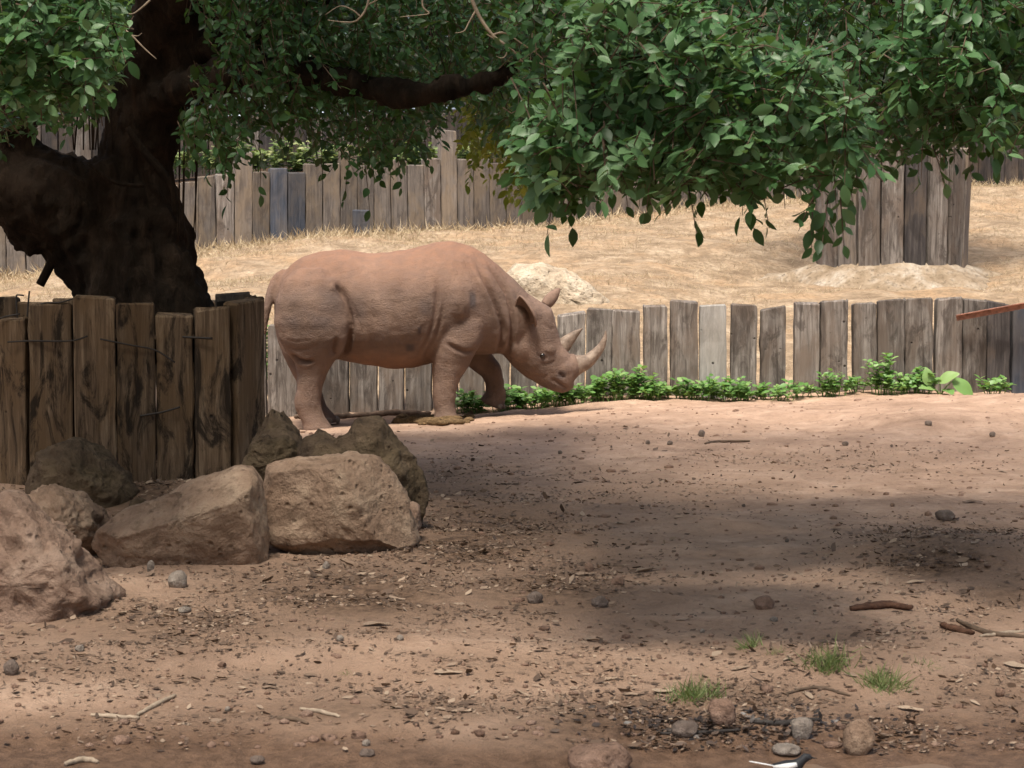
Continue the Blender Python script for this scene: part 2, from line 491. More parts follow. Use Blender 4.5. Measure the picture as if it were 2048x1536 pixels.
for (px, py, bh, rx, ry) in ((2010, 1120, 0.10, 0.9, 0.7), (300, 1330, 0.045, 1.0, 0.28), (800, 1290, 0.03, 0.8, 0.25), (1650, 1330, 0.07, 0.5, 0.35), (1900, 850, 0.05, 0.6, 0.5),
                             (1150, 822, 0.03, 0.7, 0.25), (250, 960, 0.14, 1.1, 1.0)):
    p = G(px, py); BUMPS.append((p.x, p.y, bh, rx, ry))
BUMPS.append((-1.95, 13.1, .17, .75, .6))

LIT = [(520, 1370, 480, 45, .45), (1050, 1340, 380, 50, .5), (1150, 1420, 300, 40, .6), (1950, 1380, 160, 60, .6), (1550, 1300, 250, 30, .4), (950, 1080, 230, 90, 1.0), (700, 1190, 330, 70, 1.0), (380, 1250, 380, 60, .8), (1080, 1180, 230, 70, .9), (1880, 1120, 190, 60, 1.0), (2020, 1190, 170, 60, .8),
       (760, 1420, 380, 42, .7), (1250, 1450, 260, 55, 1.0), (1500, 1400, 200, 45, .7), (1900, 1470, 200, 55, .9), (300, 1450, 250, 30, .5), (1250, 990, 260, 45, .35),
       (1700, 920, 300, 22, .35), (900, 990, 150, 60, .7), (150, 1330, 200, 40, .5), (1700, 1310, 220, 60, .5), (300, 1000, 300, 80, .9), (1250, 870, 300, 20, .12)]
def litter_f(px, py):
    v = np.zeros_like(px)
    for cx, cy, rx, ry, w in LIT:
        v = np.maximum(v, w * np.exp(-((px - cx) / rx) ** 2 - ((py - cy) / ry) ** 2))
    return v

def build_ground():
    xs = np.unique(np.r_[np.arange(-5.2, 5.8, 0.055), np.arange(-9, -5.2, 0.25), np.arange(5.8, 10, 0.25), -10 - np.geomspace(0.5, 290, 22), 10 + np.geomspace(0.5, 290, 22)])
    ys = np.unique(np.r_[np.arange(5.6, 22.5, 0.06), np.arange(22.5, 40, 0.14), 40 + np.geomspace(0.3, 400, 30), np.arange(-20, 5.6, 0.8)])
    X, Y = np.meshgrid(xs, ys)
    Z = ground_h(X, Y)
    V = np.c_[X.ravel(), Y.ravel(), Z.ravel()]
    nx, ny = len(xs), len(ys)
    i = np.arange((ny - 1) * nx).reshape(ny - 1, nx)[:, :-1].ravel()
    F = np.c_[i, i + 1, i + nx + 1, i + nx]
    me = mesh_np("ground", V, F, True)
    px, py = proj(V[:, 0], np.maximum(V[:, 1], 1.0), V[:, 2])
    lit = litter_f(px, py) * (V[:, 1] < 20)
    straw = np.clip((V[:, 1] - 21.0) / 0.8, 0, 1)
    wet = np.clip((-0.045 - V[:, 2]) / 0.045, 0, 1) * (V[:, 1] < 9.5)
    ca = me.color_attributes.new("zone", 'FLOAT_COLOR', 'POINT')
    ca.data.foreach_set("color", np.c_[lit, straw, wet, np.ones(len(V))].astype(np.float32).ravel())
    o = link("ground", me, M['ground'])
    tag(o, kind="structure")
    return o
build_ground()

def water():
    k = NT('muddy_water')
    P = k.coord()
    k.bump(k.noise(P, 9, 3, 0.5), 0.05, 0.01)
    m = k.fin((0.19, 0.12, 0.075), 0.32, 0.3)
    V = np.array([(-40, -15, 0), (40, -15, 0), (40, 7.7, 0), (-40, 7.7, 0)], float)
    xs = np.linspace(-40, 40, 21)
    V = np.array([(x, y, 0) for y in (-15, 0, 7.7) for x in xs], float)
    F = [(j * 21 + i, j * 21 + i + 1, (j + 1) * 21 + i + 1, (j + 1) * 21 + i) for j in range(2) for i in range(20)]
    o = link("water", mesh_np("water", V, F), m, loc=(0, 0, -0.13))
    tag(o, kind="structure")
water()

# ------------------------------------------------------------------ timber sleepers
def sleeper_mesh(w, h, d, seed, slant=0.0, buried=0.12):
    """one railway sleeper standing on end, origin at the ground line; chipped top and wavy arrises"""
    r = random.Random(seed)
    nz = 9
    rings = []
    ch = min(w, d) * 0.06
    for j in range(nz + 1):
        z = -buried + (h + buried) * j / nz
        jx = r.uniform(-1, 1) * 0.003; w2 = w / 2 + r.uniform(-1, 1) * 0.0025
        pts = [(-w2 + ch, -d / 2), (w2 - ch, -d / 2), (w2, -d / 2 + ch), (w2, d / 2 - ch), (w2 - ch, d / 2), (-w2 + ch, d / 2), (-w2, d / 2 - ch), (-w2, -d / 2 + ch)]
        ring = []
        for (x, y) in pts:
            zz = z
            if j == nz:
                zz = z + slant * x + r.uniform(-0.014, 0.010)
            ring.append((x + jx + r.uniform(-.003, .003), y + r.uniform(-.003, .003), zz))
        rings.append(ring)
    # chamfered top
    top = [(x * 0.90, y * 0.86, z + 0.012) for (x, y, z) in rings[-1]]
    rings.append(top)
    bm = bmesh.new(); ring_loft(bm, rings)
    bmesh.ops.recalc_face_normals(bm, faces=bm.faces)
    return mesh_bm("sleeper", bm)

_sl = [0]
def sleeper(parent, pos, w, h, d, yaw, mat, lean=(0, 0), slant=0.0, buried=0.12):
    _sl[0] += 1
    me = sleeper_mesh(w, h, d, _sl[0], slant, buried)
    o = link("sleeper", me, mat, parent)
    o.location = Vector(pos) - parent.location
    o.rotation_euler = (lean[0], lean[1], yaw)
    return o

# low fence behind the animal
FD = 21.2
def low_fence():
    base = W(540, 832, FD)
    root = empty("sleeper_fence", (1.0, FD, gz(1.0, FD)))
    tag(root, "low fence of gapped weathered grey sleepers standing right behind the rhinoceros", "fence")
    bl = [(-330, -266, 655), (-264, -200, 650), (-198, -132, 660), (-130, -62, 655), (-60, 4, 650), (6, 70, 655), (72, 136, 650), (138, 204, 655), (206, 270, 650), (272, 338, 655), (340, 405, 655), (407, 470, 650), (472, 533, 655),
          (535, 594, 652), (596, 646, 648), (648, 698, 645), (700, 755, 645), (758, 808, 640), (812, 864, 640), (867, 916, 640), (918, 969, 640), (972, 1019, 635), (1022, 1074, 636), (1077, 1112, 634),
          (1114, 1170, 628), (1171, 1224, 620), (1224, 1280, 623), (1287, 1335, 613), (1341, 1396, 604), (1399, 1453, 611), (1461, 1513, 612), (1520, 1571, 617), (1588, 1639, 608), (1641, 1695, 603),
          (1706, 1753, 608), (1755, 1808, 602), (1810, 1866, 599), (1869, 1922, 598), (1924, 1971, 600), (1973, 2019, 607), (2022, 2075, 617), (2078, 2130, 612), (2136, 2190, 606), (2194, 2250, 612), (2256, 2310, 608)]
    rr = random.Random(3)
    for k, (x0, x1, yt) in enumerate(bl):
        c = (x0 + x1) / 2
        dd = FD + rr.uniform(-0.025, 0.025)
        p = W(c, yt, dd); g = gz(p.x, FD)
        w = (x1 - x0) / ppm(FD) * 0.985
        mat = M['wood_grey']
        if x0 in (1399,): mat = M['wood_pale']
        if x0 == 2022: mat = M['wood_blue']
        if x0 in (1924, 1973, 1755): mat = M['wood_dark'] if x0 == 1973 else M['wood_grey']
        sl = rr.uniform(-0.06, 0.06)
        if x0 in (1520, 1114): sl = 0.13
        if x0 in (1973,): sl = -0.2
        sleeper(root, (p.x, dd, g), w, p.z - g, 0.14, rr.uniform(-.03, .03), mat, (rr.uniform(-.02, .02), rr.uniform(-.012, .012)), sl, 0.16)
low_fence()

# upper fence on the slope
FAR = [(-420, 565, 30.5), (0, 547, 31), (360, 500, 31.5), (700, 472, 32.5), (1000, 457, 33.5), (1200, 442, 34.3), (1400, 412, 35.5), (1600, 396, 36.5), (1920, 376, 38), (2350, 360, 39.5)]
def path_walk(pts, step):
    P = [Vector((p.x, p.y)) for p in (W(*q) for q in pts)]
    seg = [(b - a).length for a, b in zip(P[:-1], P[1:])]
    L = sum(seg); out = []; s = step / 2
    while s < L:
        t = s
        for a, b, l in zip(P[:-1], P[1:], seg):
            if t <= l:
                q = a.lerp(b, t / l); ang = math.atan2(b.y - a.y, b.x - a.x); out.append((q.x, q.y, ang)); break
            t -= l
        s += step
    return out
def far_fence():
    rr = random.Random(11)
    pos = W(1000, 457, 33.5)
    root = empty("sleeper_fence", (pos.x, pos.y, pos.z))
    tag(root, "long close-set pale sleeper fence along the top of the dry grass slope", "fence")
    for (x, y, a) in path_walk(FAR, 0.268):
        g = gz(x, y)
        px, _ = proj(x, y, g)
        h = 1.02 + rr.uniform(-0.06, 0.06)
        if rr.random() < 0.10: h += rr.uniform(0.15, 0.4)
        if px > 1500: h += 0.25
        if 880 < px < 925: h = 1.5
        mat = M['wood_far']
        if 545 < px < 612: mat = M['wood_blue']
        elif 1925 < px: mat = M['wood_dark'] if rr.random() < 0.75 else M['wood_far']
        elif rr.random() < 0.08: mat = M['wood_grey']
        sleeper(root, (x, y, g), 0.255, h, 0.14, a + rr.uniform(-.03, .03), mat, (rr.uniform(-.02, .02), rr.uniform(-.015, .015)), rr.uniform(-.08, .08), 0.2)
    # short dark plank set against the boards
    p = W(722, 470, 32.3)
    sleeper(root, (p.x, p.y, gz(p.x, p.y)), 0.25, 0.36, 0.05, 0.1, M['wood_blue'])
far_fence()

def upper_wall():
    rr = random.Random(12)
    pts = [(-500, 345, 35.5), (0, 335, 36), (500, 330, 36.5), (1000, 322, 38), (1500, 300, 41), (2400, 270, 44)]
    pos = W(1000, 322, 38)
    root = empty("retaining_wall", (pos.x, pos.y, pos.z))
    tag(root, "dark brown upper sleeper wall rising behind the pale fence and its weeds", "wall")
    for (x, y, a) in path_walk(pts, 0.272):
        px, _ = proj(x, y, 3.0)
        z = np.interp(px, [-500, 0, 500, 1000, 1500, 2400], [W(*q).z for q in pts])
        sleeper(root, (x, y, z), 0.255, 0.82 + rr.uniform(-.05, .06) + (rr.random() < .08) * .2, 0.14, a + rr.uniform(-.03, .03), M['wood_dark'] if rr.random() < 0.6 else M['wood_grey'], (rr.uniform(-.02, .02), rr.uniform(-.015, .015)), rr.uniform(-.06, .06), 0.3)
upper_wall()

def terrace():
    """soil held up behind the two sleeper walls"""
    A = [W(q[0], q[1], q[2]) for q in FAR]
    rows = []
    n = 40
    t = np.linspace(0, 1, n)
    ax = np.interp(t, np.linspace(0, 1, len(A)), [p.x for p in A]); ay = np.interp(t, np.linspace(0, 1, len(A)), [p.y for p in A]); az = np.interp(t, np.linspace(0, 1, len(A)), [p.z for p in A])
    rows.append(np.c_[ax, ay + 0.16, az - 0.4]); rows.append(np.c_[ax, ay + 0.16, az + 0.80]); rows.append(np.c_[ax, ay + 2.0, az + 1.12])
    rows.append(np.c_[ax, ay + 4.2, az + 1.25])
    V = np.vstack(rows); V[:, 2] += 0.05 * (rng.random(len(V)) - .5)
    F = [(r * n + i, r * n + i + 1, (r + 1) * n + i + 1, (r + 1) * n + i) for r in range(len(rows) - 1) for i in range(n - 1)]
    o = link("terrace", mesh_np("terrace", V, F, True), M['soil']); tag(o, kind="structure")
    B = [(-500, 345, 35.5), (0, 335, 36), (500, 330, 36.5), (1000, 322, 38), (1500, 300, 41), (2400, 270, 44)]
    A = [W(*q) for q in B]
    ax = np.interp(t, np.linspace(0, 1, len(A)), [p.x for p in A]); ay = np.interp(t, np.linspace(0, 1, len(A)), [p.y for p in A]); az = np.interp(t, np.linspace(0, 1, len(A)), [p.z for p in A])
    rows = [np.c_[ax, ay + .16, az - .3], np.c_[ax, ay + .16, az + .6], np.c_[ax * 1.1, ay + 3, az + 1.0], np.c_[ax * 2, ay + 20, az + 1.4], np.c_[ax * 6, ay + 150, az + 1.5]]
    V = np.vstack(rows)
    F = [(r * n + i, r * n + i + 1, (r + 1) * n + i + 1, (r + 1) * n + i) for r in range(len(rows) - 1) for i in range(n - 1)]
    o = link("upper_terrace", mesh_np("upper_terrace", V, F, True), M['soil']); tag(o, kind="structure")
terrace()

# ------------------------------------------------------------------ leaf geometry
LEAF_LO_V = np.array([(0, 0, 0), (-.23, .22, .05), (-.29, .55, .07), (0, 1, -.10), (.29, .55, .07), (.23, .22, .05), (0, .30, -.02), (0, .68, -.04)], float)
LEAF_LO_T = np.array([(0, 6, 1), (0, 5, 6), (6, 7, 2), (6, 2, 1), (6, 5, 4), (6, 4, 7), (7, 3, 2), (7, 4, 3)])
def _leaf():
    prof = [(.14, .15, .02), (.36, .255, .0), (.60, .255, -.025), (.82, .155, -.06)]
    V = [(0, 0, 0)]; T = []
    for t, w, z in prof:
        V += [(-w, t, z + w * .22), (0, t, z), (w, t, z + w * .22)]
    V.append((0, 1.03, -.13)); n = len(V) - 1
    T += [(0, 2, 1), (0, 3, 2)]
    for j in range(3):
        a = 1 + 3 * j; b = a + 3
        T += [(a, a + 1, b + 1), (a, b + 1, b), (a + 1, a + 2, b + 2), (a + 1, b + 2, b + 1)]
    T += [(10, 11, n), (11, 12, n)]
    return np.array(V, float), np.array(T)
LEAF_V, LEAF_T = _leaf()
def leaf_frames(pos, axis, normal):
    axis = axis / np.linalg.norm(axis, axis=1, keepdims=True)
    normal = normal - axis * (normal * axis).sum(1, keepdims=True)
    normal = normal / (np.linalg.norm(normal, axis=1, keepdims=True) + 1e-9)
    side = np.cross(axis, normal)
    return side, axis, normal
def leaves_mesh(name, pos, axis, normal, size, tint, width=None, LV=LEAF_V, LT=LEAF_T):
    s, a, n = leaf_frames(pos, axis, normal)
    if width is None: width = np.ones(len(pos))
    V = pos[:, None, :] + size[:, None, None] * (LV[None, :, 0:1] * (s * width[:, None])[:, None, :] + LV[None, :, 1:2] * a[:, None, :] + LV[None, :, 2:3] * n[:, None, :])
    m = len(LV)
    F = (LT[None] + (np.arange(len(pos)) * m)[:, None, None]).reshape(-1, 3)
    me = mesh_np(name, V.reshape(-1, 3), F, True)
    at = me.attributes.new("tint", 'FLOAT', 'POINT')
    at.data.foreach_set("value", np.repeat(tint, m).astype(np.float32))
    return me

def rand_unit(n, r=rng):
    v = r.normal(size=(n, 3)); return v / np.linalg.norm(v, axis=1, keepdims=True)

def in_poly(px, py, poly):
    inside = np.zeros(len(px), bool)
    j = len(poly) - 1
    for i in range(len(poly)):
        xi, yi = poly[i]; xj, yj = poly[j]
        c = ((yi > py) != (yj > py)) & (px < (xj - xi) * (py - yi) / (yj - yi + 1e-9) + xi)
        inside ^= c
        j = i
    return inside

class Foliage:
    def __init__(s):
        s.pos = []; s.ax = []; s.no = []; s.sz = []; s.ti = []; s.tw = []
    def sprigs(s, P, Dir, nl, leaf, length, tint=(0.0, 1.0), up=0.8, facing=0.35, tw=True):
        """twigs from P along Dir, each with nl alternate leaves and a terminal one"""
        n = len(P)
        droop = np.array([0, 0, -1.0])
        side = np.cross(Dir, np.array([0, 0, 1.0])); side /= np.linalg.norm(side, axis=1, keepdims=True) + 1e-6
        tb = rng.uniform(tint[0], tint[1], n)
        rot = rng.uniform(-0.6, 0.6, n)
        for k in range(nl):
            t = (k + 0.8) / nl
            p = P + Dir * (length[:, None] * t) + droop * (length[:, None] * 0.30 * t * t) + rng.normal(size=(n, 3)) * 0.006
            sg = 1 if k % 2 else -1
            spread = 0.95 - 0.75 * (t > 0.93)
            sd = side * np.cos(rot)[:, None] + np.cross(side, Dir) * np.sin(rot)[:, None]
            ax = Dir * 0.75 + sg * spread * sd + rng.normal(size=(n, 3)) * 0.28 + droop * rng.uniform(-0.15, 0.5, (n, 1))
            no = np.array([0, 0, up]) + np.array([0, -facing, 0]) + rng.normal(size=(n, 3)) * 0.42
            keep = rng.random(n) < 0.93
            s.pos.append(p[keep]); s.ax.append(ax[keep]); s.no.append(no[keep])
            s.sz.append((leaf * rng.uniform(0.62, 1.18, n))[keep]); s.ti.append(np.clip(tb + rng.normal(size=n) * 0.18, 0, 1)[keep])
        if tw:
            s.tw.append(np.stack([P, P + Dir * (length[:, None] * .5) + droop * (length[:, None] * .075), P + Dir * length[:, None] + droop * (length[:, None] * .3)], 1))
    def arr(s):
        return [np.concatenate(a) for a in (s.pos, s.ax, s.no, s.sz, s.ti)]
    def twig_mesh(s, r=0.003):
        T = np.concatenate(s.tw)
        V = []; n = len(T)
        ofs = np.array([(1, 0, 0), (-.5, .3, .8), (-.5, -.3, -.8)]) * r
        for j, f in enumerate((1.3, 1.0, 0.5)):
            V.append(T[:, j][:, None, :] + ofs[None] * f)
        V = np.concatenate(V, 1).reshape(-1, 3)
        q = []
        for j in range(2):
            for k in range(3):
                q.append((j * 3 + k, j * 3 + (k + 1) % 3, (j + 1) * 3 + (k + 1) % 3, (j + 1) * 3 + k))
        F = (np.array(q)[None] + (np.arange(n) * 9)[:, None, None]).reshape(-1, 4)
        return mesh_np("twigs", V, F)

def sample_poly(poly, n, D0, D1, bias=None):
    x0, x1 = min(p[0] for p in poly), max(p[0] for p in poly); y0, y1 = min(p[1] for p in poly), max(p[1] for p in poly)
    out = []
    while len(out) < n:
        px = rng.uniform(x0, x1, n * 3); py = rng.uniform(y0, y1, n * 3)
        ok = in_poly(px, py, poly)
        if bias is not None: ok &= rng.random(n * 3) < bias(px, py)
        out += list(zip(px[ok], py[ok]))
    out = np.array(out[:n])
    D = rng.uniform(D0, D1, n)
    a = (out[:, 0] - 1024) / FPX; b = (768 - out[:, 1]) / FPX
    dy = CP + b * SP
    return np.c_[a / dy * D, D, CAMZ + (-SP + b * CP) / dy * D], out

# ------------------------------------------------------------------ the big tree in the near planter
def big_tree():
    TB = W(290, 640, 14.95)
    root = empty("fig_tree", (TB.x, TB.y, 0.85))
    tag(root, "broad dark-barked leafy tree leaning out of the near sleeper planter, branches hanging low", "tree")
    bm = bmesh.new()
    def chain(nodes, seg=18, n=None):
        p = [W(a, b, d) for a, b, d, r in nodes]; r = [q[3] for q in nodes]
        p, r = smooth_path(p, r, n or len(nodes) * 4)
        tube(bm, p, r, seg)
    chain([(305, 720, 15.0, .50), (298, 620, 15.0, .43), (283, 560, 15.0, .375), (285, 480, 15.0, .33), (275, 400, 15.0, .31), (278, 320, 15.0, .26), (288, 250, 14.95, .245), (300, 180, 14.9, .25), (325, 90, 14.8, .26), (360, 0, 14.6, .25), (390, -100, 14.3, .21), (440, -220, 13.8, .15)])
    chain([(250, 600, 15.0, .30), (215, 510, 15.0, .33), (160, 440, 15.0, .35), (90, 400, 14.9, .36), (0, 368, 14.8, .27), (-100, 330, 14.7, .25), (-220, 260, 14.4, .22), (-330, 150, 14.0, .17)])
    chain([(200, 420, 15.0, .30), (250, 380, 15.0, .33), (280, 330, 15.0, .25)])
    # left up-going stem seen through the leaves
    chain([(40, 380, 14.9, .22), (20, 270, 14.8, .17), (50, 150, 14.6, .15), (110, 20, 14.3, .13), (150, -120, 14.0, .1)])
    chain([(330, 140, 14.85, .16), (400, 108, 14.6, .135), (480, 85, 14.4, .115), (580, 40, 14.1, .1), (700, -60, 13.6, .08)])
    chain([(300, 200, 14.9, .15), (390, 175, 14.3, .12), (520, 140, 13.6, .092), (640, 150, 13.0, .08), (740, 176, 12.7, .072), (820, 188, 12.6, .066), (900, 176, 12.6, .055), (990, 160, 12.7, .045), (1090, 100, 12.8, .03)], n=44)
    # lumps at the foot and along the right edge
    chain([(395, 700, 14.9, .16), (380, 610, 14.85, .12), (352, 500, 14.8, .09)])
    chain([(190, 700, 14.8, .16), (215, 600, 14.75, .14), (240, 500, 14.7, .1)])
    chain([(300, 690, 14.62, .14), (270, 560, 14.66, .12), (235, 440, 14.66, .08)])
    me = remesh(bm, 0.032, 3)
    co = get_co(me); no = get_no(me)
    d = fbm(co * np.array([1, 1, .45]), 5.0, 4, 3.0) * 0.05 + fbm(co * np.array([1, 1, .6]), 14.0, 2, 9.0) * 0.022
    set_co(me, co + no * d[:, None] - np.array(root.location))
    link("trunk", me, M['bark'], root)
    # short broken stub under the leaning stem, and clinging roots
    def part(name, nodes, mat, seg=8, n=None, jit=0.0):
        b = bmesh.new()
        p = [W(a, c, d) for a, c, d, r in nodes]; r = [q[3] for q in nodes]
        p, r = smooth_path(p, r, n or len(nodes) * 3)
        if jit: p = [q + Vector((random.gauss(0, jit), random.gauss(0, jit), random.gauss(0, jit))) for q in p]
        tube(b, [q - root.location for q in p], r, seg)
        return link(name, mesh_bm(name, b, True), mat, root)
    part("branch_stub", [(112, 505, 14.85, .034), (98, 535, 14.85, .032), (80, 570, 14.85, .03)], M['bark'])
    part("clinging_root", [(255, 255, 14.66, .02), (285, 300, 14.66, .028), (325, 345, 14.68, .03), (345, 385, 14.72, .024), (350, 430, 14.74, .015)], M['bark'])
    part("clinging_root", [(180, 330, 14.62, .014), (230, 365, 14.62, .014), (290, 372, 14.66, .012)], M['bark'])
    rr = random.Random(5)
    for k in range(10):                                   # aerial roots in the fork
        x = rr.uniform(140, 225)
        part("aerial_root", [(x, 120, 14.75, .006), (x + rr.uniform(-4, 4), 210, 14.75, .007), (x + rr.uniform(-6, 6), 300, 14.75, .005)], M['bark'], 5)
    for k in range(7):
        x = rr.uniform(358, 392); 
        part("aerial_root", [(x, 190, 14.7, .004), (x + rr.uniform(-4, 4), 330, 14.72, .006), (x + rr.uniform(-9, 6), 480, 14.75, .003)], M['bark'], 5)
    # limbs that carry the hanging sprays, over the top of the frame
    part("limb", [(340, -40, 14.5, .14), (620, -150, 12.6, .11), (980, -120, 11.0, .08), (1300, 20, 9.8, .05), (1460, 120, 9.0, .03), (1560, 200, 8.7, .014)], M['bark'], 8, 30, .008)
    part("limb", [(620, -150, 12.6, .09), (1100, -200, 11.4, .07), (1600, -120, 10.6, .05), (1850, 60, 10.2, .025), (1950, 180, 10.0, .012)], M['bark'], 8, 30, .008)
    part("limb", [(110, 20, 14.3, .12), (40, -120, 12.6, .08), (60, -60, 11.0, .045), (120, 60, 10.2, .022)], M['bark'], 8, 20, .006)
    # bare pale twigs
    def twig(pts, D, r0=.010):
        n = len(pts)
        part("bare_twig", [(x, y, D, r0 * (1 - .75 * i / (n - 1))) for i, (x, y) in enumerate(pts)], M['twig_pale'], 5, n * 5)
    twig([(930, -60), (950, 15), (985, 70), (1020, 95), (1046, 124)], 10.5, .012)
    twig([(952, 20), (938, 45), (928, 62), (910, 66)], 10.5, .006)
    twig([(985, 70), (1010, 66), (1045, 88), (1080, 112), (1110, 150)], 10.5, .006)
    twig([(1015, 92), (1012, 110), (1003, 116), (992, 112)], 10.5, .004)
    twig([(740, -40), (735, 10), (715, 40), (690, 44), (655, 40)], 11.5, .008)
    twig([(735, 10), (760, -5), (790, -40)], 11.5, .006)
    twig([(722, 34), (705, 20), (680, 12), (650, 30)], 11.5, .005)
    twig([(850, -40), (845, 10), (858, 26), (840, 30), (800, 34)], 11.0, .006)
    twig([(230, 45), (262, 70), (290, 98), (313, 118)], 11.0, .007)
    twig([(300, 0), (280, 18), (262, 28), (240, 20)], 11.0, .006)
    twig([(262, 70), (275, 72), (284, 66)], 11.0, .004)

    Fo = Foliage()  # tint ranges carry painted light: paler front sprays, darker layers behind
    def spray(poly, n, D0, D1, leaf, nl, tint, out, length=(0.16, 0.34), up=.8, facing=.35, bias=None):
        P, pp = sample_poly(poly, n, D0, D1, bias)
        d = rand_unit(len(P)) * 0.75 + np.array(out)
        d /= np.linalg.norm(d, axis=1, keepdims=True)
        L = rng.uniform(*length, len(P))
        P = P - d * (L[:, None] * 0.6)
        Fo.sprigs(P, d, nl, leaf, L, tint, up, facing)
    RF = [(1170, -60), (1130, 60), (1140, 150), (1090, 200), (1035, 235), (1040, 290), (1090, 330), (1120, 385), (1165, 375), (1190, 345), (1290, 335), (1370, 370), (1440, 340), (1480, 375), (1530, 365), (1570, 335), (1640, 345), (1700, 320), (1735, 285), (1745, 230), (1725, 180), (1690, 130), (1640, 95), (1500, 60), (1400, 20), (1400, -60)]
    spray(RF, 720, 8.0, 9.2, .071, 9, (.35, 1.0), (-.25, -.35, -.1), (0.14, 0.28))
    RF2 = [(1040, 235), (1060, 220), (1130, 230), (1150, 330), (1110, 390), (1060, 330)]
    spray(RF2, 40, 8.0, 8.6, .08, 7, (.4, 1.0), (-.5, -.3, -.2), (0.12, 0.2))
    RB = [(1010, -60), (1040, 200), (1080, 330), (1200, 350), (1350, 340), (1550, 330), (1700, 300), (1850, 300), (1900, 270), (2000, 250), (2130, 260), (2130, -60)]
    spray(RB, 1500, 9.6, 12.6, .07, 9, (.0, .45), (0, -.3, -.25), (0.16, 0.32))  # darker tints put the back layer's shade into the leaf colour
    RR = [(1790, 60), (1850, -60), (2130, -60), (2130, 250), (1960, 270), (1910, 220), (1800, 190)]
    spray(RR, 330, 9.0, 10.4, .075, 9, (.25, .95), (-.2, -.3, -.2), (0.14, 0.28))
    # hanging sprigs below the mass
    for (x, y, D) in ((1112, 400, 8.3), (1160, 390, 8.5), (1375, 400, 8.3), (1480, 395, 8.4), (1520, 390, 8.6), (1640, 400, 8.2), (1655, 430, 8.2), (1625, 430, 8.25), (1680, 425, 8.2), (1665, 350, 8.3), (1690, 340, 8.4), (1560, 350, 8.6), (1845, 300, 9.2), (1865, 320, 9.2), (1240, 355, 8.8), (1300, 360, 8.8), (1935, 290, 9.6), (1985, 280, 9.6)):
        P = np.array([W(x, y - 30, D)]); d = np.array([[rng.normal() * .25, rng.normal() * .2, -1.0]]); d /= np.linalg.norm(d)
        Fo.sprigs(P, d, 6, .078, np.array([.15]), (.2, .7), .2, .7)
    LF = [(-90, -60), (170, -60), (225, 0), (250, 90), (225, 145), (190, 185), (140, 205), (60, 190), (-90, 215)]
    spray(LF, 300, 9.6, 10.8, .078, 9, (.4, 1.0), (.3, -.35, -.1), (0.12, 0.26))
    LB = [(-90, -60), (230, -60), (215, 200), (120, 240), (60, 250), (-90, 260)]
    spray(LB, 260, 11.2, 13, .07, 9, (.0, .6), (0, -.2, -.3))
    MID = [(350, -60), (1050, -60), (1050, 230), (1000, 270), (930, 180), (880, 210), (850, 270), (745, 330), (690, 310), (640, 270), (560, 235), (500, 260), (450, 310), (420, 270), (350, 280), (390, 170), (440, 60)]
    spray(MID, 1750, 12.6, 16.8, .07, 9, (.0, .35), (0, -.15, -.6), (0.16, 0.36), .6, .3, lambda x, y: np.clip(1.15 - (y / 330.0) ** 2 * 0.75, 0.1, 1))  # same leaves, shade under the crown painted in by darker tints
    for (x, y, D) in ((455, 330, 13.5), (520, 340, 13.6), (700, 350, 13.6), (730, 370, 13.7), (460, 360, 13.5), (790, 330, 13.8), (640, 300, 13.8), (840, 290, 14), (590, 280, 14), (380, 290, 13.6), (410, 300, 13.6)):
        P = np.array([W(x, y - 40, D)]); d = np.array([[rng.normal() * .2, rng.normal() * .2, -1.0]]); d /= np.linalg.norm(d)
        Fo.sprigs(P, d, 7, .075, np.array([.22]), (.0, .5), .2, .6)
    # the rest of the crown, above the frame
    n = 9000
    X = rng.uniform(-9.5, 8.0, n); Y = rng.uniform(3.6, 17.4, n)
    e = np.abs((X + 0.8) / 8.4) ** 3 + np.abs((Y - 9.6 - np.where(X < .6, .6, 0)) / 6.3) ** 3
    k = (e < 1 + 0.15 * rng.normal(size=n)) & (rng.random(n) < np.where(Y < 9.8 + 0.25 * np.abs(X), 0.52, np.where(X > 0.4, 0.55, 1.0)))
    X, Y, e = X[k], Y[k], np.clip(e[k], 0, 1)
    zlo = 2.2 + 0.118 * Y + 0.15
    zhi = zlo + 0.4 + 2.4 * np.sqrt(1 - e)
    Z = zlo + (zhi - zlo) * rng.random(len(X)) ** 0.8
    P = np.c_[X, Y, Z]
    d = rand_unit(len(P)) + np.array((0, 0, -.2)); d /= np.linalg.norm(d, axis=1, keepdims=True)
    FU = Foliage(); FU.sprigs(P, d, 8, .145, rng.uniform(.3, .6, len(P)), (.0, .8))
    pos, ax, no, sz, ti = Fo.arr()
    # the leaves that show largest become pieces of their own
    px, py = proj(pos[:, 0], pos[:, 1], pos[:, 2])
    dist = pos[:, 1]
    show = (px > 0) & (px < 2048) & (py > 0) & (py < 480)
    score = np.where(show, sz / dist, 0) * np.where(dist < 8.9, 1.0, 0.85)
    order = np.argsort(-score)[:300]
    rest = np.ones(len(pos), bool); rest[order] = False
    base = np.array(root.location)
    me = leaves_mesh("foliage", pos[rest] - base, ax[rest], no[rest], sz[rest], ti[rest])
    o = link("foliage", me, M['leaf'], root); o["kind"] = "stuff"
    s_, a_, n_ = leaf_frames(pos, ax, no)
    tints = []
    for q in range(6):
        m1 = mesh_np("leaf", LEAF_V, LEAF_T, True)
        at = m1.attributes.new("tint", 'FLOAT', 'POINT'); at.data.foreach_set("value", np.full(len(LEAF_V), q / 5.0 * .8 + .2, dtype=np.float32))
        m1.materials.append(M['leaf']); tints.append(m1)
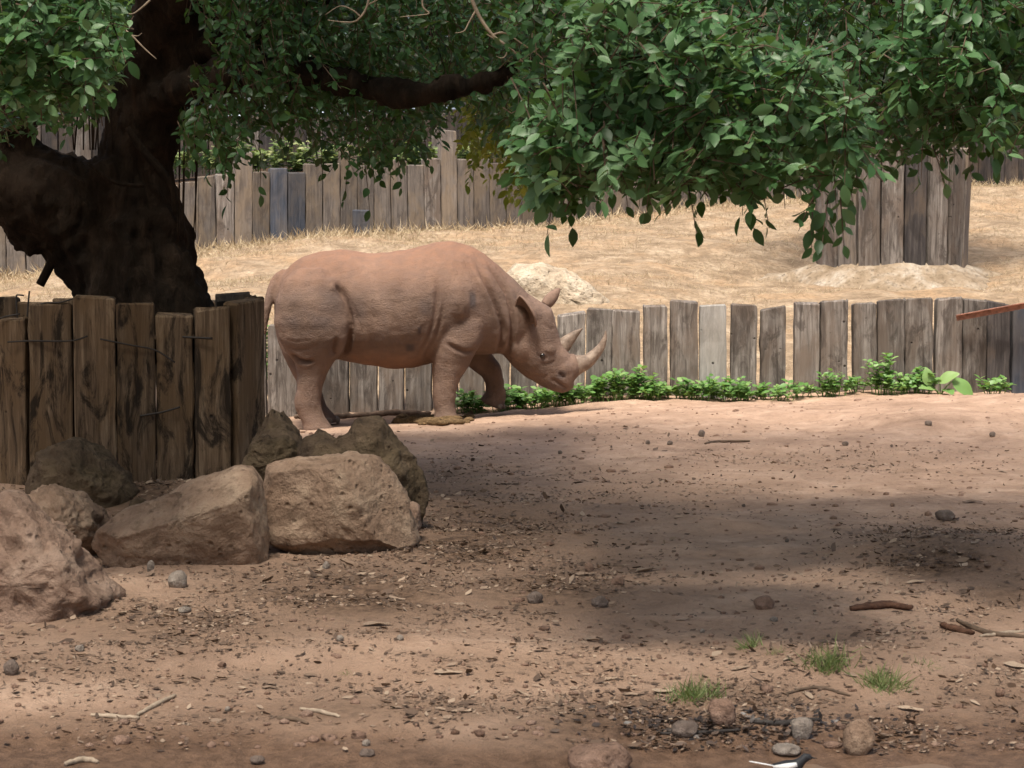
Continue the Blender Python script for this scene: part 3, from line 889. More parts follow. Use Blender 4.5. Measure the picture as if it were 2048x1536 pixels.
    for i in order:
        lo = bpy.data.objects.new("leaf", tints[min(5, int(ti[i] * 6))]); COL.objects.link(lo); lo.parent = root
        mt = Matrix((( *(s_[i] * sz[i]), 0), (*(a_[i] * sz[i]), 0), (*(n_[i] * sz[i]), 0), (0, 0, 0, 1))).transposed()
        mt.translation = Vector(pos[i] - base)
        lo.matrix_local = mt
    up_, ua, un, us, ut = FU.arr()
    o = link("upper_foliage", leaves_mesh("upper_foliage", up_ - base, ua, un, us, ut, None, LEAF_LO_V, LEAF_LO_T), M['leaf'], root); o["kind"] = "stuff"
    Fo.tw += FU.tw
    tw = Fo.twig_mesh()
    c = get_co(tw) - base; set_co(tw, c)
    o = link("twigs", tw, M['twig'], root); o["kind"] = "stuff"
    # sprays at the back of the crown, sunlight put into their yellow-green
    F2 = Foliage()
    P, _ = sample_poly([(930, 170), (1070, 150), (1090, 370), (1045, 340), (1010, 300), (950, 290)], 150, 15.5, 17.5)
    d = rand_unit(len(P)) * .6 + np.array((0, -.2, -.6)); d /= np.linalg.norm(d, axis=1, keepdims=True)
    F2.sprigs(P, d, 9, .075, rng.uniform(.16, .3, len(P)), (0, 1), .6, .3, True)
    pos, ax, no, sz, ti = F2.arr()
    o = link("sunlit_tint_foliage", leaves_mesh("sunlit_tint_foliage", pos - base, ax, no, sz, ti), M['leaf_yellow'], root); o["kind"] = "stuff"
big_tree()

# ------------------------------------------------------------------ near planter
def near_planter():
    p0 = W(240, 955, 14.2)
    root = empty("tree_planter", (p0.x, p0.y, gz(p0.x, p0.y)))
    tag(root, "tall stained brown sleeper planter holding the big tree behind the boulders", "planter")
    def add(xa, Da, xb, Db, yt, slant=0.0, mat=None, lean=0.0):
        a = W(xa, 900, Da); b = W(xb, 900, Db)
        c = (a + b) / 2; ang = math.atan2(b.y - a.y, b.x - a.x)
        w = math.hypot(b.x - a.x, b.y - a.y) - 0.002
        top = W((xa + xb) / 2, yt, (Da + Db) / 2).z
        g = gz(c.x, c.y)
        sleeper(root, (c.x, c.y, g), w, top - g, 0.13, ang, mat or M['wood_brown'], (0, lean), slant, 0.2)
    add(-110, 14.15, -24, 14.02, 655)
    add(-22, 14.02, 60, 13.98, 642, .1)
    add(62, 13.97, 148, 14.0, 612, .08)
    add(150, 13.98, 234, 14.02, 597, -.03)
    add(236, 14.02, 312, 14.06, 610, .0)
    add(314, 14.07, 388, 14.10, 631, .0)
    add(390, 14.09, 460, 14.14, 619, .06)
    add(462, 14.15, 515, 14.36, 603, .08)
    rr = random.Random(9)
    D = 14.42; x = 511.0
    for k in range(9):                                    # receding right side, then round the back
        add(x, D, x - 7, D + .24, 600 + rr.uniform(-8, 6), 0, None); D += .25; x -= 7
    for k in range(11):
        xb = x - 66; add(x, D, xb, D + (.04 if k > 4 else -.02), 602 + rr.uniform(-8, 8)); x = xb - 2
    x = -111; D = 14.17
    for k in range(5):
        add(x - 60, D + .16, x, D, 650 + rr.uniform(-8, 8)); x -= 62; D += .18
    # soil fill
    c = W(190, 640, 15.3)
    bm = bmesh.new()
    n = 28; ring = []
    for j, f in enumerate((0.0, 0.5, 1.0)):
        row = []
        for i in range(n):
            t = 2 * math.pi * i / n
            ex = 1.06 * math.copysign(abs(math.cos(t)) ** .5, math.cos(t)) * f; ey = 1.02 * math.copysign(abs(math.sin(t)) ** .5, math.sin(t)) * f
            row.append(bm.verts.new((c.x + ex - root.location.x, c.y + ey - root.location.y, 1.02 + 0.13 * (1 - f) - root.location.z + random.uniform(-.02, .02))))
        ring.append(row)
    for j in range(2):
        for i in range(n):
            bm.faces.new((ring[j][i], ring[j][(i + 1) % n], ring[j + 1][(i + 1) % n], ring[j + 1][i]))
    bmesh.ops.remove_doubles(bm, verts=bm.verts, dist=0.05)
    bm.faces.ensure_lookup_table()
    link("soil", mesh_bm("soil", bm, True), M['soil'], root)
    # iron rods and wires poking up / stapled to the boards
    def wire(name, nodes, r, mat=M['iron']):
        b = bmesh.new(); p, q = smooth_path([W(*n_) for n_ in nodes], [r] * len(nodes), len(nodes) * 3)
        tube(b, [v - root.location for v in p], q, 6)
        link(name, mesh_bm(name, b, True), mat, root)
    wire("hooked_rod", [(36, 645, 14.0), (33, 610, 14.0), (33, 592, 14.0), (37, 590, 14.0), (48, 591, 14.0)], .006)
    wire("straight_rod", [(54, 640, 14.0), (57, 600, 14.0), (59, 582, 14.0)], .006)
    wire("wire", [(-10, 642, 13.9), (8, 634, 13.92), (40, 628, 13.93)], .006)
    wire("wire", [(60, 617, 13.92), (90, 606, 13.93), (120, 605, 13.93), (150, 596, 13.93)], .006)
    wire("wire", [(15, 684, 13.9), (60, 682, 13.9), (140, 682, 13.9), (175, 672, 13.91)], .006)
    wire("wire", [(200, 678, 13.92), (260, 690, 13.95), (310, 700, 13.98), (350, 725, 14.0)], .006)
    wire("wire", [(365, 674, 14.0), (425, 677, 14.02)], .008)
    wire("wire", [(280, 832, 13.97), (325, 824, 13.98), (360, 814, 14.0)], .007)
    wire("wire", [(470, 594, 14.5), (490, 597, 14.5), (505, 600, 14.4)], .005)
    b = bmesh.new()
    tube(b, [W(432, 603, 14.45) - root.location, W(500, 598, 14.5) - root.location], [.05, .05], 8)
    link("timber_offcut", mesh_bm("timber_offcut", b), M['wood_dark'], root)
near_planter()

# ------------------------------------------------------------------ far planter with its own tree
def far_planter():
    c = W(1782, 520, 28.0)
    cx, cy = c.x, 28.0
    root = empty("tree_planter", (cx, cy, gz(cx, cy)))
    tag(root, "round sleeper planter on a pale concrete skirt in the sunny slope", "planter")
    n = 21; pts = []
    rr = random.Random(21)
    for i in range(720):
        t = 2 * math.pi * i / 720
        pts.append((0.87 * math.copysign(abs(math.cos(t)) ** .8, math.cos(t)), 0.87 * math.copysign(abs(math.sin(t)) ** .8, math.sin(t))))
    seg = [math.dist(pts[i], pts[(i + 1) % 720]) for i in range(720)]
    L = sum(seg); acc = 0; marks = []; nxt = 0.07
    for i in range(720):
        acc += seg[i]
        if acc >= nxt: marks.append(i); nxt += L / n
    zb = W(1782, 528, 27.1).z
    for k, i in enumerate(marks):
        x, y = pts[i]; x2, y2 = pts[(i + 3) % 720]
        ang = math.atan2(y2 - y, x2 - x)
        px, _ = proj(cx + x, cy + y, zb)
        mat = M['wood_grey'] if rr.random() < .75 else M['wood_far']
        if y < 0 and 1795 < px < 1850: mat = M['wood_dark']
        sleeper(root, (cx + x, cy + y, zb - .05), L / n * .97, 1.52 + rr.uniform(-.06, .06), 0.12, ang, mat, (0.03, 0), 0, 0.25)
    # plastered skirt
    rows = []
    prof = [(0.84, 0.06), (0.92, 0.035), (1.02, -0.04), (1.16, -0.15), (1.34, -0.28), (1.55, -0.42), (1.75, -0.60)]
    m = 64
    V = []
    for r, z in prof:
        for i in range(m):
            t = 2 * math.pi * i / m
            ex = 1.0 + (0.10 if math.cos(t) > 0 else 0.0) * (r - .84) + 0.05 * mnoise.noise(Vector((math.cos(t) * 2, math.sin(t) * 2, 1)))
            x = r * ex * math.cos(t); y = r * ex * math.sin(t)
            zz = z * (0.9 if y < 0 else .35) + 0.045 * mnoise.fractal(Vector((x * 2.5, y * 2.5, 4)), .6, 2, 4)
            V.append((x, y, zb - root.location.z + zz - .02))
    F = [(j * m + i, j * m + (i + 1) % m, (j + 1) * m + (i + 1) % m, (j + 1) * m + i) for j in range(len(prof) - 1) for i in range(m)]
    link("concrete_skirt", mesh_np("concrete_skirt", V, F, True), M['concrete'], root)
    V = [(0.8 * math.cos(2 * math.pi * i / 24), .8 * math.sin(2 * math.pi * i / 24), zb + 1.3 - root.location.z) for i in range(24)]
    link("soil", mesh_np("soil", V, [tuple(range(24))]), M['soil'], root)
    # its tree
    t = empty("shade_tree", (cx, cy, zb + 1.25))
    tag(t, "tree growing out of the round sleeper planter on the slope", "tree")
    bm = bmesh.new()
    tube(bm, [(0, 0, -.15), (.03, 0, .5), (-.05, .02, 1.3), (.1, 0, 2.2)], [.34, .25, .21, .17], 14)
    for a, b_ in (((.1, 0, 2.1), (1.0, .3, 3.2)), ((.05, 0, 1.7), (-1.1, .2, 2.9)), ((.1, 0, 2.0), (.2, -.9, 3.1)), ((.1, 0, 2.0), (.0, 1., 3.0))):
        tube(bm, [a, tuple((p + q) / 2 for p, q in zip(a, b_)), b_], [.13, .09, .05], 8)
    link("trunk", mesh_bm("trunk", bm, True), M['bark'], t)
    Fo = Foliage()
    nn = 520
    P = rand_unit(nn) * (rng.random((nn, 1)) ** .4) * np.array((2.3, 1.9, 1.2)) + np.array((0, 0, 3.2))
    d = rand_unit(nn); Fo.sprigs(P, d, 8, .13, rng.uniform(.3, .5, nn), (0, .8))
    pos, ax, no, sz, ti = Fo.arr()
    o = link("crown", leaves_mesh("crown", pos, ax, no, sz, ti), M['leaf_bg'], t); o["kind"] = "stuff"
far_planter()

# ------------------------------------------------------------------ rocks
def rock(name, outline, D, depth, mat, seed, label, cuts=(), lump=.05, cat="boulder", nth=120, nph=52, group=None, power=.62, yoff=0.0, res=2):
    """boulder whose side view follows the outline (photo pixels at D metres) and whose thickness is depth"""
    P = [W(x, y, D) for x, y in outline]
    xs = [p.x for p in P]; zs = [p.z for p in P]
    cx = (min(xs) + max(xs)) / 2; cz = (min(zs) + max(zs)) / 2
    poly = [(p.x - cx, p.z - cz) for p in P]
    def rad(t):
        dx, dz = math.cos(t), math.sin(t); best = 1e9
        for (ax, az), (bx, bz) in zip(poly, poly[1:] + poly[:1]):
            ex, ez = bx - ax, bz - az
            den = dx * ez - dz * ex
            if abs(den) < 1e-9: continue
            u = (ax * ez - az * ex) / den; s = (ax * dz - az * dx) / den
            if u > 0 and -1e-6 <= s <= 1 + 1e-6: best = min(best, u)
        return best if best < 1e8 else .1
    rt = [rad(2 * math.pi * i / nth) for i in range(nth)]
    V = [(0, -depth / 2, 0)]
    for j in range(1, nph):
        ph = math.pi * j / nph
        sp = math.sin(ph) ** power; yy = -depth / 2 * math.copysign(abs(math.cos(ph)) ** .8, math.cos(ph))
        for i in range(nth):
            t = 2 * math.pi * i / nth
            V.append((rt[i] * sp * math.cos(t), yy, rt[i] * sp * math.sin(t)))
    V.append((0, depth / 2, 0))
    V = np.array(V)
    for nrm, f in cuts:
        nv = np.array(nrm, float); nv /= np.linalg.norm(nv)
        dd = V @ nv; lim = dd.max() * f
        over = np.maximum(dd - lim, 0)
        V = V - nv[None] * over[:, None]
    size = max(max(xs) - min(xs), max(zs) - min(zs))
    N = V / (np.linalg.norm(V, axis=1, keepdims=True) + 1e-9)
    f1 = fbm(V, 2.2 / size * .6, 3, seed * 3.1) * size * lump * 1.5
    f2 = fbm(V, 9.0 / size, 4, seed * 1.7) * size * lump * .55
    f3 = np.array([mnoise.ridged_multi_fractal(Vector(v * (5.5 / size)) + Vector((seed * 2.3, 0, 0)), .9, 2.1, 5, 1.0, 2.0) for v in V])
    V = V + N * (f1 + f2 - (f3 - f3.mean()) * size * lump * .32)[:, None]
    F = [(0, 1 + (i + 1) % nth, 1 + i) for i in range(nth)]
    for j in range(nph - 2):
        for i in range(nth):
            a = 1 + j * nth + i; b = 1 + j * nth + (i + 1) % nth
            F.append((a, b, b + nth, a + nth))
    l = len(V) - 1
    F += [(l, 1 + (nph - 2) * nth + i, 1 + (nph - 2) * nth + (i + 1) % nth) for i in range(nth)]
    me = mesh_np(name, V, F, True)
    o = link(name, me, mat, None, (cx, D + yoff, cz))
    tag(o, label, cat, group)
    return o

rock("boulder", [(-90, 1290), (-90, 1030), (-30, 990), (20, 978), (60, 1000), (95, 1030), (130, 1075), (165, 1120), (195, 1155), (232, 1190), (200, 1235), (100, 1280), (0, 1300)], 9.75, .75, M['rock_pink'], 1,
     "big rounded pinkish boulder sloping down in front of the other rocks", [((.5, -.5, .7), .82), ((.1, -1, .25), .8)], .06)
rock("boulder", [(50, 1070), (60, 990), (110, 970), (150, 985), (200, 1030), (215, 1080), (180, 1130), (100, 1130)], 11.3, .45, M['rock_tan'], 2,
     "small rough rock wedged between the pinkish boulder and the long slab", [], .07)
rock("boulder", [(60, 990), (85, 910), (120, 893), (165, 895), (205, 915), (245, 950), (275, 995), (270, 1040), (160, 1060), (70, 1040)], 12.9, .5, M['rock_dark'], 3,
     "dull olive rock at the foot of the near planter boards", [((.5, -.5, .7), .85)], .05)
rock("boulder", [(185, 1090), (190, 1060), (245, 1015), (330, 985), (400, 955), (470, 933), (500, 938), (520, 955), (528, 1010), (540, 1070), (543, 1122), (520, 1140), (440, 1158), (340, 1160), (270, 1150), (210, 1125)], 11.0, .62, M['rock_tan'], 4,
     "long wedge-shaped limestone slab with a squared right end", [((-.25, -.62, .75), .70), ((.05, -1, -.25), .74), ((-.5, -.7, -.3), .85)], .028, power=.42)
rock("boulder", [(508, 1060), (520, 990), (540, 930), (600, 915), (700, 912), (752, 922), (775, 945), (790, 975), (805, 1000), (822, 1050), (832, 1080), (800, 1105), (730, 1110), (700, 1120), (640, 1112), (560, 1100)], 11.5, .62, M['rock_tan'], 5,
     "blocky limestone slab with a pale slanting right face", [((.62, -.62, .42), .70), ((-.1, -1, .05), .72), ((0, -.55, -.8), .8)], .028, power=.42)
rock("boulder", [(600, 900), (612, 880), (640, 862), (655, 868), (668, 880), (700, 862), (715, 838), (745, 834), (770, 838), (785, 868), (810, 890), (835, 912), (848, 960), (848, 1010), (835, 1060), (780, 1080), (640, 1060), (600, 980)], 12.2, .5, M['rock_dark'], 6,
     "dark jagged twin-peaked rock behind the blocky slab", [((.7, -.6, .1), .85)], .04, power=.5)
rock("boulder", [(478, 950), (500, 905), (522, 850), (545, 815), (565, 828), (585, 850), (602, 885), (604, 940), (590, 990), (500, 1000)], 13.1, .5, M['rock_dark'], 7,
     "dark knobbly rock leaning against the right corner of the near planter", [], .07)
rock("boulder", [(485, 930), (505, 880), (540, 862), (580, 866), (604, 890), (608, 930), (580, 970), (500, 980)], 12.6, .4, M['rock_dark'], 8,
     "low brown mossy rock tucked behind the two slabs", [], .06)
rock("boulder", [(808, 1040), (812, 1012), (826, 1004), (840, 1012), (842, 1050), (836, 1075), (815, 1078)], 11.75, .16, M['rock_pink'], 9,
     "little upright rock at the right end of the blocky slab", [], .05, nth=40, nph=18)
rock("boulder", [(980, 660), (1000, 560), (1035, 530), (1085, 528), (1130, 548), (1170, 576), (1215, 602), (1280, 640), (1290, 660)], 24.6, .9, M['rock_pale'], 10,
     "pale sandy rock mound on the slope behind the head of the rhinoceros", [((.4, -.7, .6), .75)], .03, power=.5)
# rubble and soil between slabs and planter
rr = random.Random(33)
for k in range(16):
    x = rr.uniform(270, 480); y = rr.uniform(925, 975); s = rr.uniform(10, 24)
    p = G(x, y + 12)
    px_, py_ = proj(p.x, p.y, p.z); D = 12.6 + rr.uniform(-.6, .6)
    p = W(x, y, D); g = gz(p.x, D)
    _, yg = proj(p.x, D, g)
    rock("rubble_stone", [(x - s, yg + 6), (x - s * .8, yg - s * .5), (x - s * .1, yg - s * .9), (x + s * .7, yg - s * .6), (x + s, yg + 4), (x, yg + 10)], D, s * 1.6 / ppm(D), M['rock_dark'] if k % 3 else M['rock_tan'], 40 + k,
         "small brown rubble stone piled between slab and planter boards", [], .08, "stone", 20, 10, "rubble stones at the planter foot")

STN = [(1892, 1030, 42, 20, 'stone_grey', "flat grey-brown stone lying alone on the trodden path"), (1403, 868, 15, 14, 'stone_grey', None), (1857, 846, 16, 10, 'stone_grey', None), (1068, 1198, 34, 20, 'stone_grey', None), (1199, 1206, 36, 20, 'stone_grey', None),
       (1236, 1162, 28, 16, 'stone_red', None), (1528, 1208, 44, 24, 'stone_red', "lumpy reddish clod beside the dark bark strip"), (1178, 1138, 22, 16, 'stone_red', None), (355, 1158, 46, 32, 'stone_white', "rounded whitish stone in front of the long wedge-shaped slab"),
       (302, 1133, 16, 22, 'stone_white', "little upright white pebble against the long wedge-shaped slab"), (22, 1338, 34, 30, 'stone_grey', "squarish dark stone near the foot of the pinkish boulder"), (1574, 1082, 9, 7, 'stone_grey', None),
       (1368, 1462, 58, 28, 'stone_grey', "long tilted pale-topped stone on the wet leaf mat"), (1445, 1428, 60, 46, 'stone_red', "mud-coated rounded stone above the wet leaf mat"), (1604, 1460, 46, 46, 'stone_white', "smooth pale grey egg-shaped stone at the wet leaf mat"),
       (1718, 1475, 66, 66, 'rock_tan', "brown pointed rock standing on the mud by the water"), (1572, 1503, 62, 20, 'stone_white', "flat crumbly whitish stone at the water's edge"), (1200, 1520, 155, 50, 'stone_red', "smooth pink rock lying half in the water"),
       (515, 1522, 32, 14, 'stone_grey', None), (732, 1490, 18, 12, 'stone_white', None), (735, 1505, 34, 14, 'stone_grey', None), (1548, 1240, 18, 10, 'stone_white', None), (1405, 1262, 10, 7, 'stone_white', None), (370, 1222, 30, 10, 'stone_white', None),
       (652, 1132, 16, 14, 'stone_white', None), (680, 1277, 16, 12, 'stone_white', None), (800, 1279, 16, 10, 'stone_white', None), (1296, 885, 10, 8, 'stone_grey', None), (1690, 888, 14, 9, 'stone_grey', None), (1340, 886, 12, 8, 'stone_grey', None), (2000, 1385, 22, 14, 'stone_red', None),
       (455, 1424, 12, 10, 'stone_white', None), (160, 1298, 20, 12, 'stone_white', None), (1985, 870, 13, 9, 'stone_grey', None), (1785, 1010, 10, 7, 'stone_red', None), (1120, 905, 10, 7, 'stone_grey', None), (980, 930, 10, 7, 'stone_red', None)]
for k, (x, y, w, h, m, lab) in enumerate(STN):
    p = G(x, min(y + h * .45, 1560)); D = p.y
    _, yb = proj(p.x, p.y, p.z); yc = yb - h * .45
    q = random.Random(k + 100)
    out = []
    for i in range(11):
        t = 2 * math.pi * i / 11; f = q.uniform(.82, 1.05)
        out.append((x + w / 2 * f * math.cos(t), yc + h * .58 * f * math.sin(t) + (h * .12 if math.sin(t) > 0 else 0)))
    rock("stone", out, D, max(w, h) * .8 / ppm(D), M[m], 60 + k, lab or "small loose stone on the bare dirt", [((q.uniform(-1, 1), -1, q.uniform(.2, 1)), .8)], .035, "stone", 26, 14, None if lab else "loose stones on the dirt")

# ------------------------------------------------------------------ rhinoceros
RS = FPX / 20.0                    # pixels per metre at the animal
RX0, RY0 = 870.0, 845.0
def rp(px, py, y=0.0):
    return ((px - RX0) / RS, y, (RY0 - py) / RS)

def rhino():
    rootp = W(RX0, RY0, 20.0)
    root = empty("rhinoceros", rootp)
    tag(root, "reddish brown rhinoceros walking head down along the low grey fence", "rhinoceros")
    bm = bmesh.new()
    def section(cx, cz, ax, az, hw, ha, n=28, e=1.0, yc=0.0):
        """ring around a path; (ax,az) unit axis in side view for the ring's in-plane direction, ha half height along it, hw half width in y"""
        out = []
        for i in range(n):
            t = 2 * math.pi * i / n
            c, s = math.cos(t), math.sin(t)
            c = math.copysign(abs(c) ** e, c); s = math.copysign(abs(s) ** e, s)
            out.append(Vector((cx + ax * ha * s, yc + hw * c, cz + az * ha * s)))
        return out
    # torso: (px, top, bottom, half width)
    T = [(552, 590, 640, .07), (557, 570, 662, .18), (567, 548, 685, .29), (584, 529, 705, .38), (609, 513, 714, .44), (648, 501, 718, .485), (683, 498, 720, .515), (730, 504, 729, .575), (777, 504, 736, .62), (824, 497, 735, .62),
         (871, 485, 724, .585), (902, 482, 717, .55), (941, 491, 710, .50), (972, 508, 710, .435), (1000, 532, 708, .37), (1027, 557, 700, .31), (1050, 580, 690, .26), (1062, 600, 670, .15)]
    rings = []
    for x, t, b, hw in T:
        c = rp(x, (t + b) / 2); ha = (b - t) / 2 / RS
        r = section(c[0], c[2], 0, 1, hw, ha, 36, .88)
        # widest a little below the middle, back arched and rather narrow
        for v in r:
            f = (v.z - c[2]) / ha
            v.y *= (1.0 - .20 * max(f, 0) ** 2) 
        rings.append(r)
    ring_loft(bm, rings)
    # head: top point, bottom point, half width
    H = [((1040, 575), (996, 700), .22), ((1075, 598), (1012, 716), .235), ((1106, 617), (1028, 734), .215), ((1114, 652), (1052, 753), .205), ((1122, 682), (1080, 772), .165), ((1134, 700), (1104, 783), .145), ((1146, 718), (1124, 788), .135), ((1151, 738), (1138, 786), .105), ((1152, 752), (1145, 778), .05)]
    rings = []
    for a, b, hw in H:
        A = Vector(rp(*a)); B = Vector(rp(*b)); c = (A + B) / 2; d = (A - B); ha = d.length / 2; d.normalize()
        rings.append(section(c.x, c.z, d.x, d.z, hw, ha, 28, .85))
    ring_loft(bm, rings)
    def limb(nodes, yc, n=24, e=.9):
        """nodes: (left px, right px, py, half depth[, y])"""
        rg = []
        for q in nodes:
            l, r_, y, hd = q[:4]; yy = q[4] if len(q) > 4 else yc
            c = rp((l + r_) / 2, y); ha = (r_ - l) / 2 / RS
            rg.append([Vector((c[0] + ha * math.copysign(abs(math.cos(t)) ** e, math.cos(t)), yy + hd * math.copysign(abs(math.sin(t)) ** e, math.sin(t)), c[2])) for t in [2 * math.pi * i / n for i in range(n)]])
        ring_loft(bm, rg)
    # hind leg, near: thigh to foot
    HN = [(600, 650, 535, .10, -.34), (574, 676, 558, .17, -.39), (557, 694, 598, .21, -.43), (554, 703, 640, .215, -.455), (562, 701, 672, .205, -.45), (578, 690, 700, .18, -.42), (595, 672, 718, .155, -.41), (599, 658, 742, .13, -.40), (597, 648, 770, .115, -.40),
          (592, 645, 792, .115, -.40), (594, 646, 808, .11, -.40), (603, 651, 824, .11, -.40), (610, 660, 838, .125, -.405), (611, 668, 848, .14, -.41), (611, 671, 857, .145, -.41)]
    limb(HN, -.4)
    HF = [(580, 640, 560, .10, .36), (554, 690, 600, .2, .42), (547, 690, 650, .2, .42), (552, 680, 685, .18, .4), (564, 660, 715, .15, .38), (578, 645, 745, .12, .37), (590, 640, 770, .11, .36), (598, 643, 792, .11, .36), (606, 650, 815, .11, .36), (616, 664, 832, .12, .36), (618, 674, 843, .135, .36), (618, 677, 849, .14, .36)]
    limb(HF, .36)
    # fore leg, near (standing)
    FN = [(880, 960, 600, .10, -.34), (868, 968, 640, .15, -.36), (864, 960, 680, .17, -.36), (863, 948, 702, .165, -.35), (864, 937, 728, .145, -.34), (865, 920, 752, .125, -.335), (865, 910, 778, .115, -.33), (868, 908, 800, .11, -.33), (870, 909, 816, .11, -.33), (868, 912, 826, .125, -.33), (866, 916, 834, .135, -.33), (866, 918, 840, .135, -.33)]
    limb(FN, -.33)
    # fore leg, far (lifted): round tube
    path = [(925, 660, .15), (940, 700, .15), (964, 722, .125), (985, 745, .108), (993, 768, .095), (993, 788, .09), (995, 796, .08)]
    tube(bm, [rp(x, y, .30) for x, y, r in path], [r for *_, r in path], 20)
    # lifted foot, sole turned back and down
    tube(bm, [rp(1004, 778, .30), rp(997, 792, .30), rp(990, 806, .30), rp(985, 816, .30)], [.07, .098, .118, .116], 20)
    # tail
    tp, tr = smooth_path([rp(574, 545, -.02), rp(556, 560, -.05), rp(545, 582, -.10), rp(539, 608, -.13), rp(535, 632, -.14), rp(532, 652, -.14), rp(533, 668, -.14)], [.055, .052, .046, .04, .036, .03, .016], 16)
    tube(bm, tp, tr, 12)
    # brow, cheek and lip swellings
    def blob(px, py, y, rx, ry, rz):
        m = bmesh.ops.create_icosphere(bm, subdivisions=3, radius=1.0)
        for v in m['verts']:
            c = rp(px, py, y); v.co = Vector((c[0] + v.co.x * rx, c[1] + v.co.y * ry, c[2] + v.co.z * rz))
    for s in (-1, 1):
        blob(1093, 697, s * .155, .075, .055, .05)       # brow over the eye
        blob(1040, 690, s * .15, .13, .085, .15)        # cheek
        blob(1062, 632, s * .15, .09, .08, .10)         # root of the ear
        blob(1128, 738, s * .10, .07, .055, .07)        # nostril pad
    blob(1140, 772, 0, .05, .10, .04)                   # pointed upper lip
    blob(1118, 777, 0, .06, .10, .035)
    blob(1146, 735, 0, .075, .125, .125)                # horn boss
    blob(910, 600, 0, .27, .585, .40)                    # shoulder
    blob(668, 575, 0, .16, .57, .18)                    # hip bone
    me = remesh(bm, 0.0155, 8, .55)
    co = get_co(me); no = get_no(me)
    PX = co[:, 0] * RS + RX0; PY = RY0 - co[:, 2] * RS
    def pl_dist(poly):
        best = np.full(len(PX), 1e9); tt = np.zeros(len(PX)); L = len(poly) - 1
        for i in range(L):
            ax, ay = poly[i]; bx, by = poly[i + 1]
            ex, ey = bx - ax, by - ay; l2 = ex * ex + ey * ey
            u = np.clip(((PX - ax) * ex + (PY - ay) * ey) / l2, 0, 1)
            d = np.hypot(PX - ax - u * ex, PY - ay - u * ey)
            m = d < best; best[m] = d[m]; tt[m] = (i + u[m]) / L
        return best, tt
    near = np.clip(-no[:, 1] * 2.0, 0, 1)
    far = np.clip(no[:, 1] * 2.0, 0, 1)
    disp = np.zeros(len(co))
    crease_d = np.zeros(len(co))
    def crease(poly, depth, sig, both=True, ridge=0.0, off=2.2, only=None):
        # smooth the polyline
        P3, _ = smooth_path([(x, y, 0) for x, y in poly], [0] * len(poly), len(poly) * 5)
        d, t = pl_dist([(p.x, p.y) for p in P3])
        taper = np.clip(np.minimum(t, 1 - t) * 4, 0, 1); taper = taper * taper * (3 - 2 * taper)
        wgt = (near + (far if both else 0)) * taper
        if only is not None: wgt = wgt * only
        g = np.exp(-(d / sig) ** 2)
        disp[:] -= depth * g * wgt
        disp[:] += ridge * np.exp(-((d - sig * off) / (sig * 1.2)) ** 2) * wgt
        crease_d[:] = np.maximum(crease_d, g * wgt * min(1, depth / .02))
    tors = np.abs(co[:, 1]) > .12
    crease([(668, 552), (684, 577), (698, 608), (706, 645), (702, 682), (688, 708), (668, 724)], .050, 4.6, True, .010, -2.0)
    crease([(676, 556), (700, 592), (714, 622), (720, 655)], .012, 5)
    crease([(678, 668), (672, 690), (676, 706)], .030, 4.6, False)
    crease([(586, 698), (602, 711), (618, 716), (636, 713)], .034, 3.4, False, .008)
    crease([(580, 686), (600, 692), (630, 690)], .006, 2.5, False)
    crease([(570, 668), (600, 676), (640, 670)], .004, 2.5, False)
    for k, (a, b) in enumerate((((870, 556), 0), ((878, 560), 1))):
        pass
    crease([(868, 548), (872, 585), (868, 625), (858, 660), (842, 690), (832, 712)], .020, 4.5, True, .005)
    crease([(884, 600), (878, 640), (866, 672), (852, 700), (850, 716)], .016, 3.8, True, .004)
    crease([(860, 610), (852, 645), (838, 675), (824, 700)], .010, 4.0)
    crease([(846, 640), (836, 668), (822, 690)], .008, 3.2)
    crease([(952, 696), (930, 699), (905, 690), (884, 676)], .018, 4.0, True, .004)
    crease([(952, 696), (940, 720), (930, 740)], .010, 4.0, False)
    crease([(945, 520), (962, 555), (982, 592), (996, 630), (1003, 660), (996, 696), (986, 714)], .034, 4.2, True, .012)
    crease([(968, 520), (990, 552), (1010, 585), (1020, 620), (1023, 655), (1018, 688), (1010, 712)], .040, 4.2, True, .010)
    crease([(925, 520), (945, 560), (960, 600)], .009, 5.5)
    crease([(1052, 586), (1065, 602), (1070, 615)], .008, 2.6)
    crease([(1080, 640), (1098, 655), (1112, 655)], .008, 3.2)
    # eye socket, eyelid wrinkles, mouth, nostril
    crease([(1072, 706), (1082, 713), (1094, 712)], .012, 3.0)
    crease([(1068, 698), (1080, 700), (1096, 706)], .006, 2.0)
    crease([(1074, 716), (1086, 726), (1104, 722), (1112, 714)], .008, 2.4)
    crease([(1140, 782), (1124, 770), (1110, 760), (1100, 756)], .018, 2.6)
    crease([(1118, 742), (1122, 750), (1128, 754)], .018, 3.2)
    crease([(1060, 745), (1080, 752), (1096, 748)], .006, 3)
    # ribs and hide texture
    flank = np.exp(-((PX - 770) / 90) ** 2 - ((PY - 590) / 60) ** 2)
    disp += .0045 * np.sin(PX / 6.2 + (PY - 560) * .02) * flank
    for x0, y0, w_, h_, a in ((640, 600, 60, 50, .012), (930, 610, 40, 60, .012), (900, 540, 50, 40, .01), (1040, 690, 30, 30, .006)):
        disp += a * np.exp(-((PX - x0) / w_) ** 2 - ((PY - y0) / h_) ** 2) * (near + far)
    disp += fbm(co, 3.2, 2, 2.0) * .010 + fbm(co, 16, 2, 5.0) * .0028
    set_co(me, co + no * disp[:, None])
    # paint attributes: dust (reddish soil on the back, bounce light on the underside), darker tone along folds
    dust_bounce = np.clip((560 - PY) / 90 + .35, 0, 1) * np.clip((1060 - PX) / 80, 0, 1)
